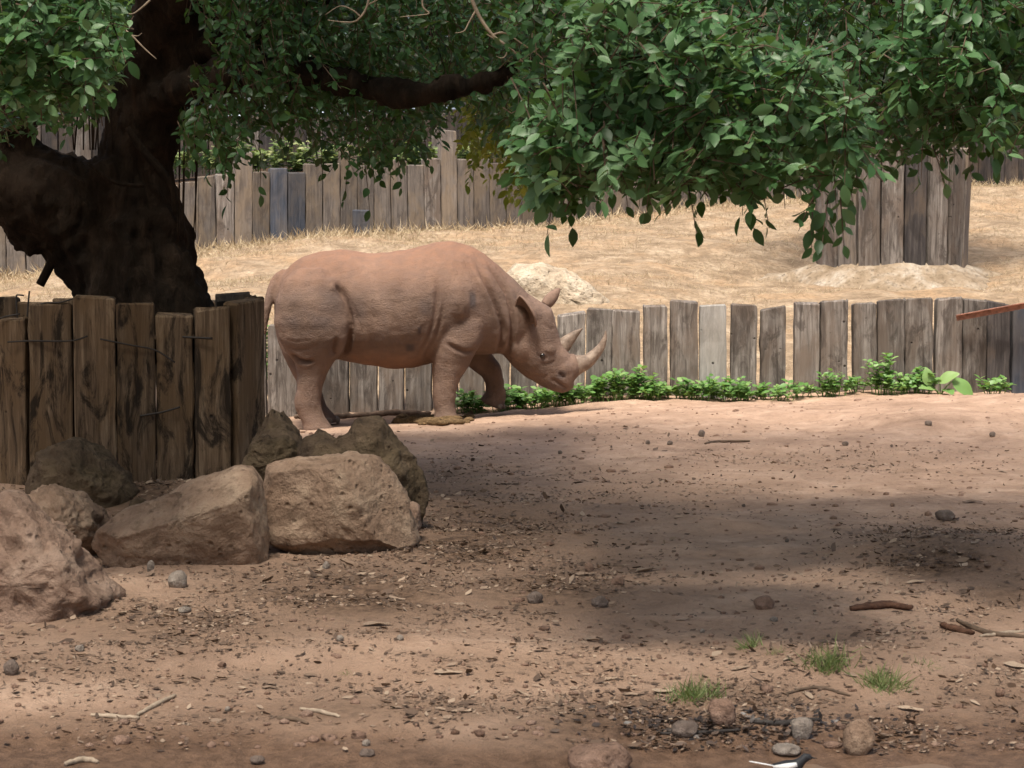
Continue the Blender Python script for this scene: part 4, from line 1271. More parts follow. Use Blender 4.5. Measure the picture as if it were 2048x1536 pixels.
    belly_bounce = np.clip((PY - 690) / 35, 0, 1) * np.clip((PX - 690) / 20, 0, 1) * np.clip((870 - PX) / 20, 0, 1)  # reddish light off the ground, put into the hide colour here
    dust_bounce = np.maximum(dust_bounce, belly_bounce * .8)
    scuff = np.zeros(len(co))
    for x0, y0, w_, h_ in ((941, 597, 7, 17), (838, 656, 4, 8), (820, 690, 9, 8), (668, 600, 20, 25), (650, 640, 22, 14), (850, 610, 12, 18), (590, 640, 18, 12), (720, 620, 16, 20), (1084, 710, 14, 9), (1125, 776, 18, 9), (1122, 748, 9, 8), (1100, 770, 22, 8)):
        wgt = .9 if w_ < 10 else .35
        scuff = np.maximum(scuff, wgt * np.exp(-((PX - x0) / w_) ** 4 - ((PY - y0) / h_) ** 4) * near)
    low = np.clip((PY - 800) / 30, 0, 1)
    ca = me.color_attributes.new("skin", 'FLOAT_COLOR', 'POINT')
    ca.data.foreach_set("color", np.c_[dust_bounce, np.clip(scuff, 0, 1), np.clip(crease_d, 0, 1), np.ones(len(co))].astype(np.float32).ravel())
    k = NT('rhino_hide')
    P = k.coord()
    sc_ = k.n.new("ShaderNodeSeparateColor"); k.l(k.attr("skin", 0), sc_.inputs[0])
    n1 = k.noise(P, 2.6, 6, 0.6, .3); n2 = k.noise(P, 11, 6, .65); n3 = k.noise(P, 60, 4, .6)
    cr = k.vor(k.mapping(P, (1, 1, 1.4)), 42, 'DISTANCE_TO_EDGE')
    col = k.ramp(n1, [(.3, (0.118, 0.078, 0.058)), (.52, (0.182, 0.119, 0.088)), (.72, (0.255, 0.172, 0.128))])
    col = k.mix(k.mrange(n2, .42, .68, 0, .55), col, (0.145, 0.10, 0.083))
    col = k.mix(k.math('MULTIPLY', sc_.outputs[0], k.mrange(n2, .25, .6, .9, .45)), col, (0.29, 0.150, 0.092))
    col = k.mix(sc_.outputs[1], col, (0.075, 0.06, 0.058))
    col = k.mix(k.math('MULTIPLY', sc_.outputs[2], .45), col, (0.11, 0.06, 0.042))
    h = k.math('ADD', k.math('MULTIPLY', n2, .7), k.math('ADD', k.math('MULTIPLY', n3, .22), k.math('MULTIPLY', k.mrange(cr, 0, .12), .14)))
    wr = k.noise(k.mapping(P, (2.2, 2.2, 7)), 3.2, 6, .65, 1.2)
    h = k.math('ADD', h, k.math('MULTIPLY', wr, .42))
    k.bump(h, .8, .022)
    hide = k.fin(col, .82, .22)
    body = link("body", me, hide, root)
    # horns
    k = NT('horn')
    P = k.coord()
    n1 = k.noise(k.mapping(P, (1, 1, 1)), 14, 6, .65); n2 = k.noise(k.mapping(P, (8, 30, 8)), 3, 4, .6)
    col = k.ramp(n1, [(.3, (0.10, 0.07, 0.05)), (.5, (0.19, 0.138, 0.102)), (.7, (0.30, 0.235, 0.18))])
    k.bump(k.math('ADD', n1, k.math('MULTIPLY', n2, .6)), .5, .01)
    hornm = k.fin(col, .6, .3)
    def horn(nodes, label=None):
        b = bmesh.new()
        p, r = smooth_path([rp(x, y) for x, y, _ in nodes], [q / RS for *_, q in nodes], 22)
        rg = tube(b, p, r, 18)
        for i, ring in enumerate(rg):
            for v in ring: v.co.y *= .92
        o = link("horn", mesh_bm("horn", b, True), hornm, root)
        o["label"] = label
    horn([(1128, 737, 27), (1142, 734, 25.5), (1158, 729, 20), (1176, 723, 14.5), (1196, 704, 10), (1206, 690, 7.5), (1212, 674, 4.2), (1213, 661, .8)], "long curved front horn")
    horn([(1118, 700, 17), (1128, 691, 16), (1139, 680, 12.5), (1151, 669, 8), (1160, 661.5, 4), (1167, 656, .8)], "short pointed rear horn")
    # ears: cupped leaf shapes
    earm = plain('ear_hide', (0.19, 0.125, 0.093), .8, .2, .25, 20)
    inner = plain('ear_inside', (0.07, 0.045, 0.035), .9, .1, .3, 20)
    def ear(base, tip, width, y0, y1, open_dir, cup, name_label):
        A = Vector(rp(base[0], base[1], y0)); B = Vector(rp(tip[0], tip[1], y1))
        ax = (B - A); L = ax.length; ax.normalize()
        od = Vector(open_dir); od = (od - ax * od.dot(ax)).normalized(); sd = ax.cross(od)
        rows = 13; cols = 15; V = []; F = []
        for j in range(rows):
            t = j / (rows - 1)
            wv = width * (math.sin(math.pi * min(1, .12 + .88 * t) ** .8) ** .7 + .02) if t < 1 else 0.004
            for i in range(cols):
                a = -cup + 2 * cup * i / (cols - 1)
                p = A + ax * (L * t) + (sd * math.sin(a) + od * (-math.cos(a))) * wv + od * (.25 * wv)
                V.append(p)
        for j in range(rows - 1):
            for i in range(cols - 1):
                F.append((j * cols + i, j * cols + i + 1, (j + 1) * cols + i + 1, (j + 1) * cols + i))
        m_ = mesh_np("ear", V, F, True); m_.materials.append(earm); m_.materials.append(inner)
        o = link("ear", m_, None, root)
        md = o.modifiers.new("thick", 'SOLIDIFY'); md.thickness = .014; md.offset = 0
        md.material_offset = 0
        return o
    ear((1058, 650), (1035, 590), .092, -.262, -.345, (-.55, -.83, .05), 1.75, "near")
    ear((1093, 612), (1123, 578), .05, .16, .22, (.3, .9, .2), 1.9, "far")
    # eye
    eyem = NT('eye').fin((0.012, 0.008, 0.006), .12, .6)
    for s in (-1, 1):
        b = bmesh.new(); bmesh.ops.create_uvsphere(b, u_segments=16, v_segments=10, radius=.024)
        o = link("eye", mesh_bm("eye", b, True), eyem, root)
        # seat it on the hide
        c = rp(1083, 709)
        cc = get_co(me); sel = (np.hypot(cc[:, 0] - c[0], cc[:, 2] - c[2]) < .03) & (cc[:, 1] * s > 0)
        yy = np.abs(cc[sel, 1]).mean() if sel.any() else .2
        o.location = (c[0], s * (yy - .008), c[2])
    # toenails
    nailm = plain('toenail', (0.20, 0.155, 0.12), .6, .3, .3, 30)
    def nail(px, py, y, nx, ny, s=.04):
        b = bmesh.new(); bmesh.ops.create_uvsphere(b, u_segments=12, v_segments=8, radius=1)
        for v in b.verts: v.co = Vector((v.co.x * s * .45, v.co.y * s, v.co.z * s * .8))
        o = link("toenail", mesh_bm("toenail", b, True), nailm, root)
        o.location = rp(px, py, y); o.rotation_euler = (0, 0, math.atan2(ny, nx))
    for (cx, cy, y, hx, hy) in ((641, 853, -.41, .125, .135), (892, 834, -.33, .108, .125), (648, 845, .36, .125, .13)):
        for a in (-75, -20, 35):
            nx, ny = math.cos(R(a)), math.sin(R(a))
            nail(cx + nx * hx * RS, cy, y + ny * hy, nx, ny)
    for a in (-60, 0, 60):
        nx, ny = math.cos(R(a)), math.sin(R(a)); nail(993 + nx * .085 * RS, 815 + nx * 3, .30 + ny * .10, nx, ny, .032)
    root.rotation_euler = (0, 0, R(3))
rhino()

# ------------------------------------------------------------------ things around the fence foot
def dung():
    b = bmesh.new()
    q = random.Random(2)
    base = [G(x, 846, 15) for x in range(785, 945, 12)]
    tube(b, [v + Vector((0, 0, -.005)) for v in base], [.03 + .03 * math.sin(math.pi * i / (len(base) - 1)) for i in range(len(base))], 10)
    for k in range(60):
        x = min(max(q.gauss(868, 36), 795), 938); y = 842 + q.uniform(-4, 9) - abs(x - 870) * .02
        p = G(min(max(x, 775), 955), y, 15); s = q.uniform(.025, .06)
        m = bmesh.ops.create_icosphere(b, subdivisions=2, radius=s)
        f = q.uniform(.45, .8)
        for v in m['verts']:
            d = 1 + .35 * mnoise.noise(v.co * 30 + Vector((k, 0, 0)))
            v.co = Vector((v.co.x * d * 1.25, v.co.y * d, v.co.z * d * f)) + Vector((p.x, p.y, p.z + s * f * .6))
    me = remesh(b, .013, 1)
    o = link("dung_pile", me, M['dung']); tag(o, "heap of fibrous brown dung by the standing front foot of the rhinoceros", "dung")
dung()

def rail():
    b = bmesh.new()
    pts = []
    for x, y in ((590, 835), (650, 831), (720, 829), (790, 826), (862, 826)):
        p = W(x, y, 20.95); pts.append(Vector((p.x, p.y, gz(p.x, p.y) + .02)))
    p, r = smooth_path(pts, [.018, .03, .024, .032, .02], 30)
    p = [v + Vector((0, random.gauss(0, .006), random.gauss(0, .006))) for v in p]
    tube(b, p, r, 9)
    o = link("fallen_branch", mesh_bm("fallen_branch", b, True), M['rail']); tag(o, "pale weathered pole lying along the foot of the low fence under the rhinoceros", "branch")
rail()

def steel_bar():
    a = W(1913, 636, 21.02); c = W(2120, 598, 20.9)
    b = bmesh.new()
    ax = (c - a).normalized(); up = Vector((0, 0, 1)); up = (up - ax * up.dot(ax)).normalized(); sd = ax.cross(up)
    prof = [(0, .03), (.055, .03), (.055, .022), (.008, .022), (.008, -.03), (0, -.03)]
    rings = [[p + sd * (u - .03) + up * v for u, v in prof] for p in (a, (a + c) / 2, c)]
    ring_loft(b, rings)
    bmesh.ops.recalc_face_normals(b, faces=b.faces)
    o = link("steel_bar", mesh_bm("steel_bar", b), M['rust']); tag(o, "rusty angle-iron bar slanting across the top of the low fence", "bar")
    b = bmesh.new()
    tube(b, [W(2118, 599, 20.93), W(2122, 800, 20.95)], [.03, .03], 8)
    # post that carries it, outside the frame
    o2 = link("steel_post", mesh_bm("steel_post", b), M['rust'], o)
steel_bar()

def plant(name, base, h, spread, n_st, leaf, label, group, mat=None, seed=0, cat="plant"):
    q = np.random.default_rng(seed)
    pos, ax, no, sz, ti = [], [], [], [], []
    b = bmesh.new()
    for s in range(n_st):
        a = q.uniform(0, 2 * math.pi); rr_ = spread * q.random() ** .5
        foot = Vector((math.cos(a) * rr_ * .6, math.sin(a) * rr_ * .35, -.02)); hh = h * q.uniform(.45, 1.0)
        tip = foot + Vector((math.cos(a) * rr_ * .5, math.sin(a) * rr_ * .3, hh))
        mid = (foot + tip) / 2 + Vector((q.normal() * .02, q.normal() * .02, .02))
        tube(b, [foot, mid, tip], [.005, .004, .002], 4)
        nl = int(4 + hh / .035)
        for k in range(nl):
            t = .2 + .8 * (k + 1) / nl
            p = foot.lerp(mid, t * 2) if t < .5 else mid.lerp(tip, t * 2 - 1)
            an = k * 2.4 + s
            pos.append(p); ax.append((math.cos(an), math.sin(an), q.uniform(.0, .7))); no.append((q.normal() * .3, -.4 + q.normal() * .3, 1)); sz.append(leaf * q.uniform(.6, 1.2)); ti.append(q.random())
    o = empty(name, base)
    link("stem", mesh_bm("stem", b), M['stem'], o)
    lf = link("leaves", leaves_mesh("leaves", np.array([tuple(p) for p in pos]), np.array(ax), np.array(no), np.array(sz), np.array(ti), np.full(len(pos), 1.15)), mat or M['leaf_weed'], o)
    lf["kind"] = "stuff"
    tag(o, label, cat, group)
    return o
WEED = [(930, 812, 26), (955, 815, 22), (1000, 806, 30), (1028, 808, 30), (1050, 812, 26), (1078, 806, 30), (1105, 806, 30), (1135, 808, 28), (1160, 802, 30), (1185, 798, 36), (1210, 795, 45), (1235, 796, 48), (1258, 797, 46), (1285, 798, 40), (1305, 802, 24), (1345, 802, 18), (1372, 800, 22), (1400, 797, 28), (1430, 795, 32), (1455, 795, 32),
        (1480, 797, 28), (1505, 797, 24), (1530, 796, 20), (1565, 798, 20), (1600, 797, 16), (1640, 796, 18), (1672, 795, 34), (1710, 793, 20), (1760, 792, 62), (1795, 794, 26), (1820, 793, 34), (1845, 793, 36), (1990, 786, 22)]
for i, (x, y, hp) in enumerate(WEED):
    p = W(x, y, FD - .25 - .08 * (i % 3)); g = gz(p.x, p.y)
    plant("weed_plant", (p.x, p.y, g), hp / ppm(FD) * 1.15 + .07, .15, 11 if hp > 20 else 6, .075, "bright green leafy weed growing along the foot of the low fence", "weeds along the low fence", None, i)
def big_leaf_plant():
    p = W(1880, 795, FD - .4); base = Vector((p.x, p.y, gz(p.x, p.y)))
    o = empty("broadleaf_plant", base)
    tag(o, "broad-leaved bright green plant with a drooping leaf against the low fence", "plant")
    b = bmesh.new()
    LV = []; LT = []
    n = 9
    for j in range(n):
        t = j / (n - 1); w = .42 * math.sin(math.pi * min(1, t * .9 + .08)) ** .75 * (1 - .15 * t)
        for i, s in enumerate((-1, -.5, 0, .5, 1)):
            LV.append((s * w, t, .10 * abs(s) * (1 - t) + .03 * math.sin(7 * t + s * 3) - .35 * t * t))
    for j in range(n - 1):
        for i in range(4):
            a = j * 5 + i; LT += [(a, a + 1, a + 6), (a, a + 6, a + 5)]
    LV = np.array(LV); LT = np.array(LT)
    for q, (top, axis, nrm, s, ti) in enumerate((((1858, 770), (-.1, -.15, .9), (.1, -1, .2), .16, .9), ((1880, 765), (.45, -.3, .45), (-.2, -.6, .8), .19, 1.0), ((1905, 762), (.7, -.3, -.35), (.2, -.7, .7), .24, .7), ((1868, 778), (-.7, -.3, .3), (0, -.5, .9), .15, .8), ((1890, 780), (.2, -.8, .1), (0, -.3, 1), .15, .6))):
        a = W(top[0], top[1], FD - .42) - base
        me = leaves_mesh("large_leaf", np.array([tuple(a)]), np.array([axis]), np.array([nrm]), np.array([s]), np.array([ti]), None, LV, LT)
        link("large_leaf", me, M['leaf_weed'], o)
        tube(b, [Vector((0, 0, -.02)), a * .5 + Vector((0, -.01, .01)), a], [.007, .006, .004], 5)
    link("stem", mesh_bm("stem", b), M['stem'], o)
big_leaf_plant()
p = W(520, 640, 21.7); plant("weed_plant", (p.x, p.y, gz(p.x, p.y)), 1.15, .12, 8, .08, "tall green weed beside the tail of the rhinoceros behind the fence", None, None, 77)
p = W(530, 660, 21.9); 

# strip of weeds between the two sleeper walls
q = random.Random(8)
for i in range(26):
    x = 330 + i * 26 + q.uniform(-8, 8)
    D = np.interp(x, [360, 700, 1000], [33.2, 34.2, 35.2]); p = W(x, 330, D)
    plant("weed_plant", (p.x, p.y, p.z - .12), q.uniform(.3, .55), .22, 8, .11, "pale green weed clump on the terrace above the pale fence", "weeds on the terrace", M['grass'], 200 + i)

# ------------------------------------------------------------------ grass
BL_V = np.array([(-.02, 0, 0), (.02, 0, 0), (.012, .6, .08), (-.012, .6, .08), (0, 1, .22)], float)
BL_T = np.array([(0, 1, 2), (0, 2, 3), (3, 2, 4)])
def dry_grass():
    n = 190000
    X = rng.uniform(-8.5, 9.5, n); Y = rng.uniform(22.0, 39.0, n)
    Pf = [W(*f) for f in FAR]
    fy = np.interp(X, [p.x for p in Pf], [p.y for p in Pf])
    dist = fy - Y
    dens = np.clip(np.exp(-(dist / 1.6) ** 2) * 1.0 + .75 * np.clip((VNS[5](X * .8, Y * .8) + .5 * VNS[2](X * 3, Y * 3) + .18) * 3, 0, 1), 0, 1)
    left = np.clip((2.0 - X) / 4, .55, 1)
    k = (dist > .12) & (rng.random(n) < dens * left)
    X, Y = X[k], Y[k]; dist = dist[k]; m = len(X)
    Z = ground_h(X, Y) - .01
    ax = np.c_[rng.normal(size=m) * .7, rng.normal(size=m) * .55, np.abs(rng.normal(size=m)) * .5 + .22]
    no = rng.normal(size=(m, 3)) * .5 + np.array((0, -1, .3))
    sz = rng.uniform(.03, .10, m) * (1 + 1.9 * np.exp(-(dist / .7) ** 2))
    me = leaves_mesh("dry_grass", np.c_[X, Y, Z], ax, no, sz, rng.random(m), np.full(m, 1.7), BL_V, BL_T)
    o = link("dry_grass", me, M['straw']); tag(o, "dry straw-coloured grass on the slope below the pale fence", "grass", None, "stuff")
dry_grass()

def tuft(px, py, hpx, wpx, n, seed, label):
    q = np.random.default_rng(seed)
    p = G(px, py); s = 1 / ppm(p.y)
    pos = np.c_[q.normal(size=n) * wpx * .3 * s, q.normal(size=n) * wpx * .25 * s, np.full(n, -.004)]
    for v in pos: v[2] = gz(p.x + v[0], p.y + v[1]) - p.z - .004
    ax = np.c_[q.normal(size=n) * .75, q.normal(size=n) * .75, np.abs(q.normal(size=n)) * .4 + .5]
    me = leaves_mesh("grass_tuft", pos, ax, q.normal(size=(n, 3)) * .6 + np.array((0, -1, .3)), q.uniform(.35, 1.25, n) * hpx * s, q.random(n), np.full(n, 1.1), BL_V, BL_T)
    o = link("grass_tuft", me, M['grass'], None, p); tag(o, label, "grass tuft")
tuft(1500, 1300, 34, 40, 110, 1, "small green grass tuft next to a tiny seedling tuft on the bank")
tuft(1550, 1308, 20, 24, 50, 2, "tiny seedling grass tuft between two larger tufts")
tuft(1655, 1335, 48, 70, 220, 3, "wide sparse grass tuft on top of the small bank")
tuft(1390, 1398, 46, 90, 240, 4, "grass tuft above the wet leaf mat near the mud-coated stone")
tuft(1770, 1378, 44, 70, 240, 5, "bright dense grass tuft near a big curled leaf")
tuft(1850, 1335, 20, 60, 60, 6, "low creeping green sprig beside a pale fallen leaf")
tuft(695, 1350, 16, 22, 40, 7, "lone green seedling on the pale dirt ridge")

# ------------------------------------------------------------------ leaf litter
LIT_V = np.array([(0, 0, 0), (-.22, .3, .10), (-.18, .7, .12), (0, 1, .16), (.18, .7, -.02), (.22, .3, .0), (0, .5, .05)], float)
LIT_T = np.array([(0, 6, 1), (1, 6, 2), (2, 6, 3), (3, 6, 4), (4, 6, 5), (5, 6, 0)])
def litter():
    n = 290000
    X = rng.uniform(-4.8, 5.2, n); Y = 7.35 + (rng.random(n) ** 1.2) * 11.0
    Z = ground_h(X, Y)
    px, py = proj(X, Y, Z)
    clump = np.clip(.35 + 1.6 * (VNS[1](X * 3.1, Y * 3.7) + .5 * VNS[2](X * 9, Y * 9)) + .35, 0, 1.3)
    d = np.clip(litter_f(px, py) * .85 + .012 + .03 * (Y < 13), 0, 1) * clump
    k = (px > -150) & (px < 2200) & (rng.random(n) < d) & (Z > -.112)
    X, Y, Z = X[k], Y[k], Z[k]; m = len(X)
    ax = np.c_[rng.normal(size=m), rng.normal(size=m), rng.normal(size=m) * .18]
    no = rng.normal(size=(m, 3)) * .30 + np.array((0, 0, 1))
    sz = np.exp(rng.normal(size=m) * .45) * .019
    sz = np.minimum(sz, .075)
    me = leaves_mesh("leaf_litter", np.c_[X, Y, Z + .004], ax, no, sz, rng.random(m) ** 1.4, rng.uniform(.5, 1.3, m), LIT_V, LIT_T)
    o = link("leaf_litter", me, M['litter']); tag(o, "scattered small dead brown leaves over the dirt", "leaf litter", None, "stuff")
    # green fallen bits
    # small clods
    n = 4200
    X = rng.uniform(-4.6, 5.2, n); Y = 7.4 + 13 * rng.random(n) ** 1.7; Z = ground_h(X, Y)
    V0 = []; 
    bm = bmesh.new(); bmesh.ops.create_icosphere(bm, subdivisions=1, radius=1.0)
    iv = np.array([tuple(v.co) for v in bm.verts]); iF = np.array([[v.index for v in f.verts] for f in bm.faces]); bm.free()
    s = np.exp(rng.normal(size=n) * .5) * .0075; s = np.minimum(s, .028)
    sc_ = s[:, None] * np.c_[rng.uniform(.8, 1.5, n), rng.uniform(.8, 1.3, n), rng.uniform(.5, .85, n)]
    V = np.c_[X, Y, Z + s * .15][:, None, :] + iv[None] * sc_[:, None, :] * rng.uniform(.8, 1.2, (n, len(iv), 1))
    F = (iF[None] + (np.arange(n) * len(iv))[:, None, None]).reshape(-1, 3)
    me = mesh_np("dirt_crumbs", V.reshape(-1, 3), F, True)
    o = link("dirt_crumbs", me, M['stone_red']); tag(o, "small crumbs of reddish dirt scattered on the ground", "dirt crumbs", None, "stuff")
litter()

def fallen_leaf(px, py, wpx, ang, ti, label=None, curl=.25):
    p = G(px, py); s = wpx / ppm(p.y)
    V = []; F = []
    n = 9
    for j in range(n):
        t = j / (n - 1); w = .21 * math.sin(math.pi * min(1, t * .95 + .03)) ** .8
        for i, u in enumerate((-1, -.4, .4, 1)):
            V.append((u * w, t - .5, curl * (abs(u) * w * 1.4 + (t - .5) ** 2 * .9) + .02 * math.sin(9 * t + 2 * u)))
    for j in range(n - 1):
        for i in range(3):
            a = j * 4 + i; F.append((a, a + 1, a + 5, a + 4))
    V = np.array(V) * s; ca, sa = math.cos(ang), math.sin(ang)
    V = np.c_[V[:, 0] * ca - V[:, 1] * sa, V[:, 0] * sa + V[:, 1] * ca, V[:, 2]]
    g = ground_h(V[:, 0] + p.x, V[:, 1] + p.y) - p.z
    V[:, 2] += g + .003
    me = mesh_np("fallen_leaf", V, F, True)
    at = me.attributes.new("tint", 'FLOAT', 'POINT'); at.data.foreach_set("value", np.full(len(V), ti, dtype=np.float32))
    me.materials.append(M['litter'])
    o = link("fallen_leaf", me, None, None, p)
    tag(o, label or "dry tan leaf fallen on the brown dirt", "leaf", None if label else "single fallen leaves")
FL = [(1820, 1420, 55, 1.2, 1.0, "large pale two-lobed dry leaf by the bright dense grass tuft"), (1950, 1412, 30, .5, .95, None), (2035, 1338, 60, 1.5, .95, "broad curled pale leaf at the dirt mound's lower right edge"), (1830, 1298, 42, 1.4, .9, None), (1618, 1400, 34, .3, .9, None), (1325, 1388, 50, 1.9, .95, "upright pale greenish leaf leaning by the grass tuft at the wet leaf mat"),
      (1190, 1283, 55, 1.4, .9, None), (1215, 1362, 40, 1.5, .8, None), (1260, 1395, 34, 1.2, .8, None), (895, 1350, 60, 1.6, .85, None), (790, 1202, 42, 1.4, .8, None), (750, 1252, 60, 1.7, .75, None), (1830, 1168, 40, 1.3, .9, None), (1170, 1153, 46, 1.6, .7, None), (1290, 1145, 70, 1.6, .8, None), (920, 1427, 46, 1.9, .85, None),
      (880, 1425, 30, .8, .8, None), (1480, 1342, 40, 1.7, .8, None), (1100, 1228, 40, 1.5, .6, None), (360, 1222, 34, 1.5, .9, None), (500, 1245, 26, .6, .8, None), (1750, 1170, 30, 1.5, .7, None), (1945, 1008, 40, 1.2, .6, None), (1850, 1075, 44, 1.1, .6, None), (1950, 1090, 30, 2.4, .8, None), (1240, 1050, 26, 1.5, .8, None), (1670, 1062, 26, 1.2, .3, None), (1250, 945, 24, 1.5, .6, None),
      (540, 1380, 36, 1.5, .7, None), (620, 1355, 30, 1.3, .6, None), (300, 1330, 26, 1.4, .7, None), (1990, 1430, 30, 1.9, .6, None), (1700, 1360, 30, 1.0, .75, None), (1440, 1300, 26, 1.2, .6, None), (2005, 945, 24, .7, .8, None), (690, 1505, 28, .2, .95, None), (520, 1422, 26, .6, .8, None), (1085, 1420, 30, 1.6, .7, None), (1150, 1395, 26, 2.0, .6, None)]
for a in FL: fallen_leaf(*a)

def stick(name, pts, r, mat, label, cat, flat=1.0, n=16, group=None):
    b = bmesh.new()
    P = []
    for x, y in pts:
        p = G(x, y); P.append(Vector((p.x, p.y, p.z + r * .5 * flat)))
    p0 = P[0].copy()
    p, rr_ = smooth_path(P, [r * (1 if 0 < i < len(P) - 1 else .6) for i in range(len(P))], n)
    p = [v + Vector((0, random.gauss(0, r * .18), random.gauss(0, r * .12))) - p0 for v in p]
    for v, w in zip(p, range(n)):
        v.z = max(v.z, gz(v.x + p0.x, v.y + p0.y) + r * .45 * flat - p0.z)
    rg = tube(b, p, rr_, 7)
    if flat != 1.0:
        for i, ring in enumerate(rg):
            for v in ring: v.co.z = p[i].z + (v.co.z - p[i].z) * flat; v.co.y = p[i].y + (v.co.y - p[i].y) * 1.5
    o = link(name, mesh_bm(name, b, True), mat, None, p0); tag(o, label, cat, group)
stick("bark_strip", [(1700, 1222), (1745, 1218), (1780, 1215), (1822, 1222)], .028, M['bark_chip'], "dark reddish bark strip lying flat on the pale path", "bark", .6)
stick("bark_strip", [(1885, 1258), (1912, 1262), (1945, 1270)], .024, M['bark_chip'], "short thick dark bark piece beside the forked stick on the path", "bark", .7)
stick("stick", [(1915, 1246), (1950, 1262), (1990, 1274), (2060, 1278)], .013, M['twig'], "long dark stick at the edge of the right-hand dirt mound", "stick")
stick("stick", [(1960, 1275), (2010, 1272), (2070, 1266)], .010, M['twig_pale'], "thin pale stick crossing the long dark stick", "stick")
stick("stick", [(182, 1436), (225, 1438), (278, 1441)], .010, M['twig_pale'], "straight pale stick meeting a slanting one on the bare foreground dirt", "stick")
stick("stick", [(275, 1434), (310, 1418), (350, 1396)], .010, M['twig_pale'], "slanting pale stick that ends at the straight stick's tip", "stick")
stick("stick", [(600, 1424), (640, 1433), (680, 1440)], .009, M['twig_pale'], "thin pale stick in the leaf litter with a shorter one beside it", "stick")
stick("stick", [(555, 1440), (590, 1446), (615, 1455)], .009, M['twig'], "short thin stick just below the thin pale stick", "stick")
stick("stick", [(130, 1533), (165, 1528), (195, 1530)], .012, M['twig_pale'], "pale wooden chip stick at the muddy water margin", "stick")
stick("stick", [(1570, 1398), (1630, 1385), (1700, 1395)], .007, M['twig'], "fine brown twig arching below the wide sparse grass tuft", "stick")
stick("stick", [(1500, 1452), (1560, 1455), (1640, 1447)], .012, M['iron'], "blackened wet stick in the leaf mat by the egg-shaped stone", "stick")
stick("stick", [(1320, 1480), (1400, 1470), (1480, 1466)], .008, M['iron'], "thin black wet twig beside the long tilted stone", "stick")
stick("stick", [(1410, 890), (1440, 885), (1500, 884)], .012, M['twig'], "small brown twig on the sunlit sand", "stick")

# dark wet leaf mat at the seep
def wet_mat():
    n = 700
    cx = rng.normal(size=n) * 130 + 1480; cy = rng.normal(size=n) * 18 + 1455
    P = []
    D = np.linspace(7.2, 9, 100)
    pos = np.array([tuple(G(a, b, 6.5, 9.5)) for a, b in zip(cx[:260], cy[:260])])
    pos = pos[rng.integers(0, len(pos), n)] + np.c_[rng.normal(size=n) * .12, rng.normal(size=n) * .05, np.zeros(n)]
    pos[:, 2] = ground_h(pos[:, 0], pos[:, 1]) + .006
    k = NT('wet_dead_leaf'); m = k.fin(k.ramp(k.attr('tint', 2), [(0, (0.02, 0.015, 0.013)), (.6, (0.055, 0.038, 0.03)), (1, (0.16, 0.11, 0.08))]), .4, .4)
    me = leaves_mesh("wet_leaf_mat", pos, np.c_[rng.normal(size=n), rng.normal(size=n), rng.normal(size=n) * .2], rng.normal(size=(n, 3)) * .35 + np.array((0, 0, 1)), rng.uniform(.012, .04, n), rng.random(n), None, LIT_V, LIT_T)
    o = link("wet_leaf_mat", me, m); tag(o, "mat of blackened wet leaves around the stones at the seep", "wet leaves", None, "stuff")
wet_mat()

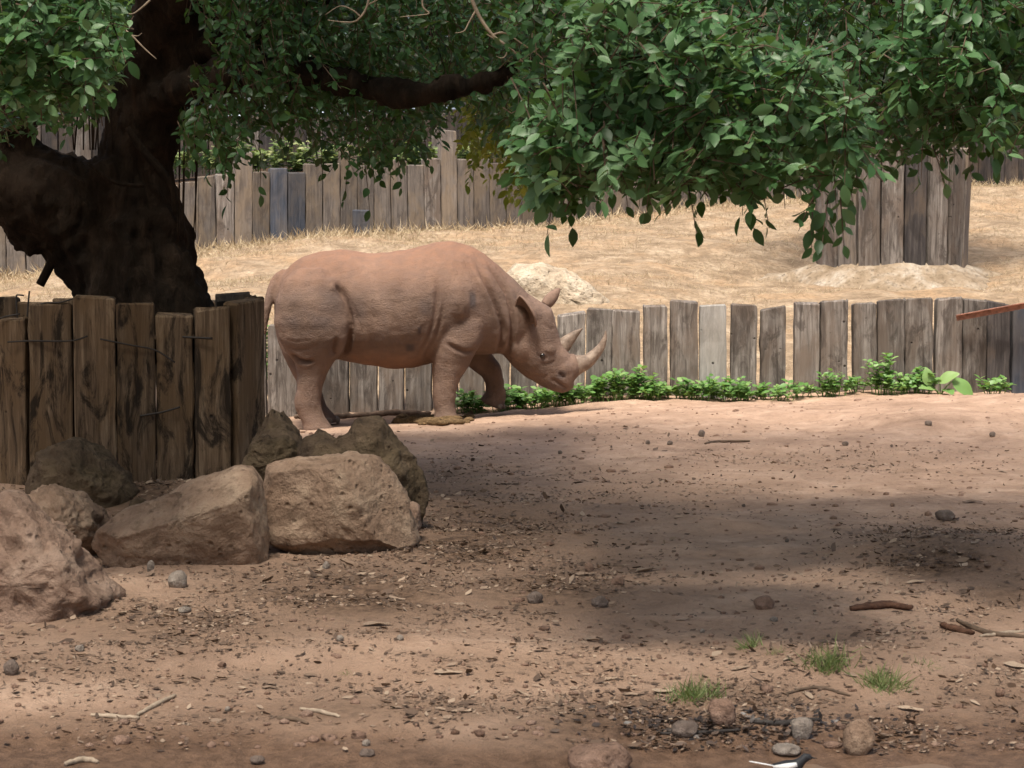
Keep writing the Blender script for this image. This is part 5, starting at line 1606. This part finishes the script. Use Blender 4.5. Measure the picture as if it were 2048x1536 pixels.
# ------------------------------------------------------------------ small black-and-white bird at the water's edge
def bird():
    p = W(1576, 1580, 6.98); g = max(gz(p.x, p.y), -.118)
    root = empty("wagtail_bird", (p.x, p.y, g)); tag(root, "small black and white bird standing at the edge of the muddy water", "bird")
    blk = plain('black_feather', (0.02, 0.021, 0.024), .6, .3, .3); wht = plain('white_feather', (0.75, 0.75, 0.73), .7, .3, .08)
    b = bmesh.new()
    pth = [(-.045, 0, .052), (-.02, 0, .05), (.005, 0, .05), (.03, 0, .058), (.045, 0, .074), (.056, 0, .084), (.068, 0, .084), (.078, 0, .081)]
    tube(b, pth, [.008, .018, .023, .021, .014, .0145, .011, .003], 14)
    link("body", mesh_bm("body", b, True), blk, root)
    b = bmesh.new(); tube(b, [(-.035, 0, .054), (-.08, 0, .062), (-.125, 0, .068)], [.007, .008, .006], 6)
    for v in b.verts: v.co.z = .054 + (v.co.x + .035) * -.15 + (v.co.z - .054) * .25 
    link("tail", mesh_bm("tail", b, True), wht, root)
    for s in (-1, 1):
        b = bmesh.new(); tube(b, [(.025, s * .018, .064), (-.005, s * .022, .058), (-.05, s * .012, .056)], [.008, .012, .004], 8)
        link("wing", mesh_bm("wing", b, True), wht if s < 0 else blk, root)
        b = bmesh.new(); tube(b, [(0, s * .01, .04), (.004, s * .011, .02), (0, s * .011, -.004)], [.003, .0016, .0016], 5)
        link("leg", mesh_bm("leg", b, True), blk, root)
    b = bmesh.new(); tube(b, [(.074, 0, .083), (.094, 0, .08)], [.0035, .0008], 6); link("beak", mesh_bm("beak", b, True), blk, root)
bird()

# ------------------------------------------------------------------ pipe and vegetation behind the upper wall
def pipe():
    b = bmesh.new(); tube(b, [W(150, 246, 37.5), W(620, 228, 38.2), W(1000, 214, 39.2)], [.035, .035, .035], 8)
    o = link("pipe_rail", mesh_bm("pipe_rail", b, True), M['pipe_blue']); tag(o, "pale blue pipe rail glimpsed above the dark upper wall", "rail")
    for x, y, D in ((200, 244, 37.55), (430, 235, 37.9), (700, 225, 38.4), (960, 215, 39.1)):
        b = bmesh.new(); a = W(x, y, D); tube(b, [a, a - Vector((0, 0, 1.6))], [.03, .03], 8); link("post", mesh_bm("post", b, True), M['pipe_blue'], o)
pipe()
q = random.Random(17)
LABS = ["dark green bushy tree behind the upper sleeper wall"]
for i in range(15):
    x = -500 + i * 225 + q.uniform(-50, 50); D = 44.5 + (i % 2) * 4 + q.uniform(0, 1.5)
    p = W(x, 260, D); base = Vector((p.x, p.y, 3.6))
    t = empty("bushy_tree", base); tag(t, LABS[0], "tree", "trees behind the upper wall")
    b = bmesh.new(); tube(b, [(0, 0, -.4), (.1, 0, 1.2), (0, .1, 2.6), (.1, 0, 4)], [.25, .2, .15, .08], 8)
    for s in (-1, 1): tube(b, [(.05, 0, 1.2), (s * .8, 0, 2.0), (s * 1.5, .1, 3.0)], [.12, .09, .04], 7)
    link("trunk", mesh_bm("trunk", b, True), M['bark'], t)
    Fo = Foliage(); nn = 520
    P = rand_unit(nn) * (rng.random((nn, 1)) ** .4) * np.array((2.6, 1.8, 2.6)) + np.array((0, 0, 2.9)); P[:, 2] = np.maximum(P[:, 2], .1)
    d = rand_unit(nn); Fo.sprigs(P, d, 7, .22, rng.uniform(.4, .7, nn), (0, 1), .8, .35, False)
    pos, ax, no, sz, ti = Fo.arr()
    o = link("crown", leaves_mesh("crown", pos, ax, no, sz, ti), M['leaf_bg'], t); o["kind"] = "stuff"
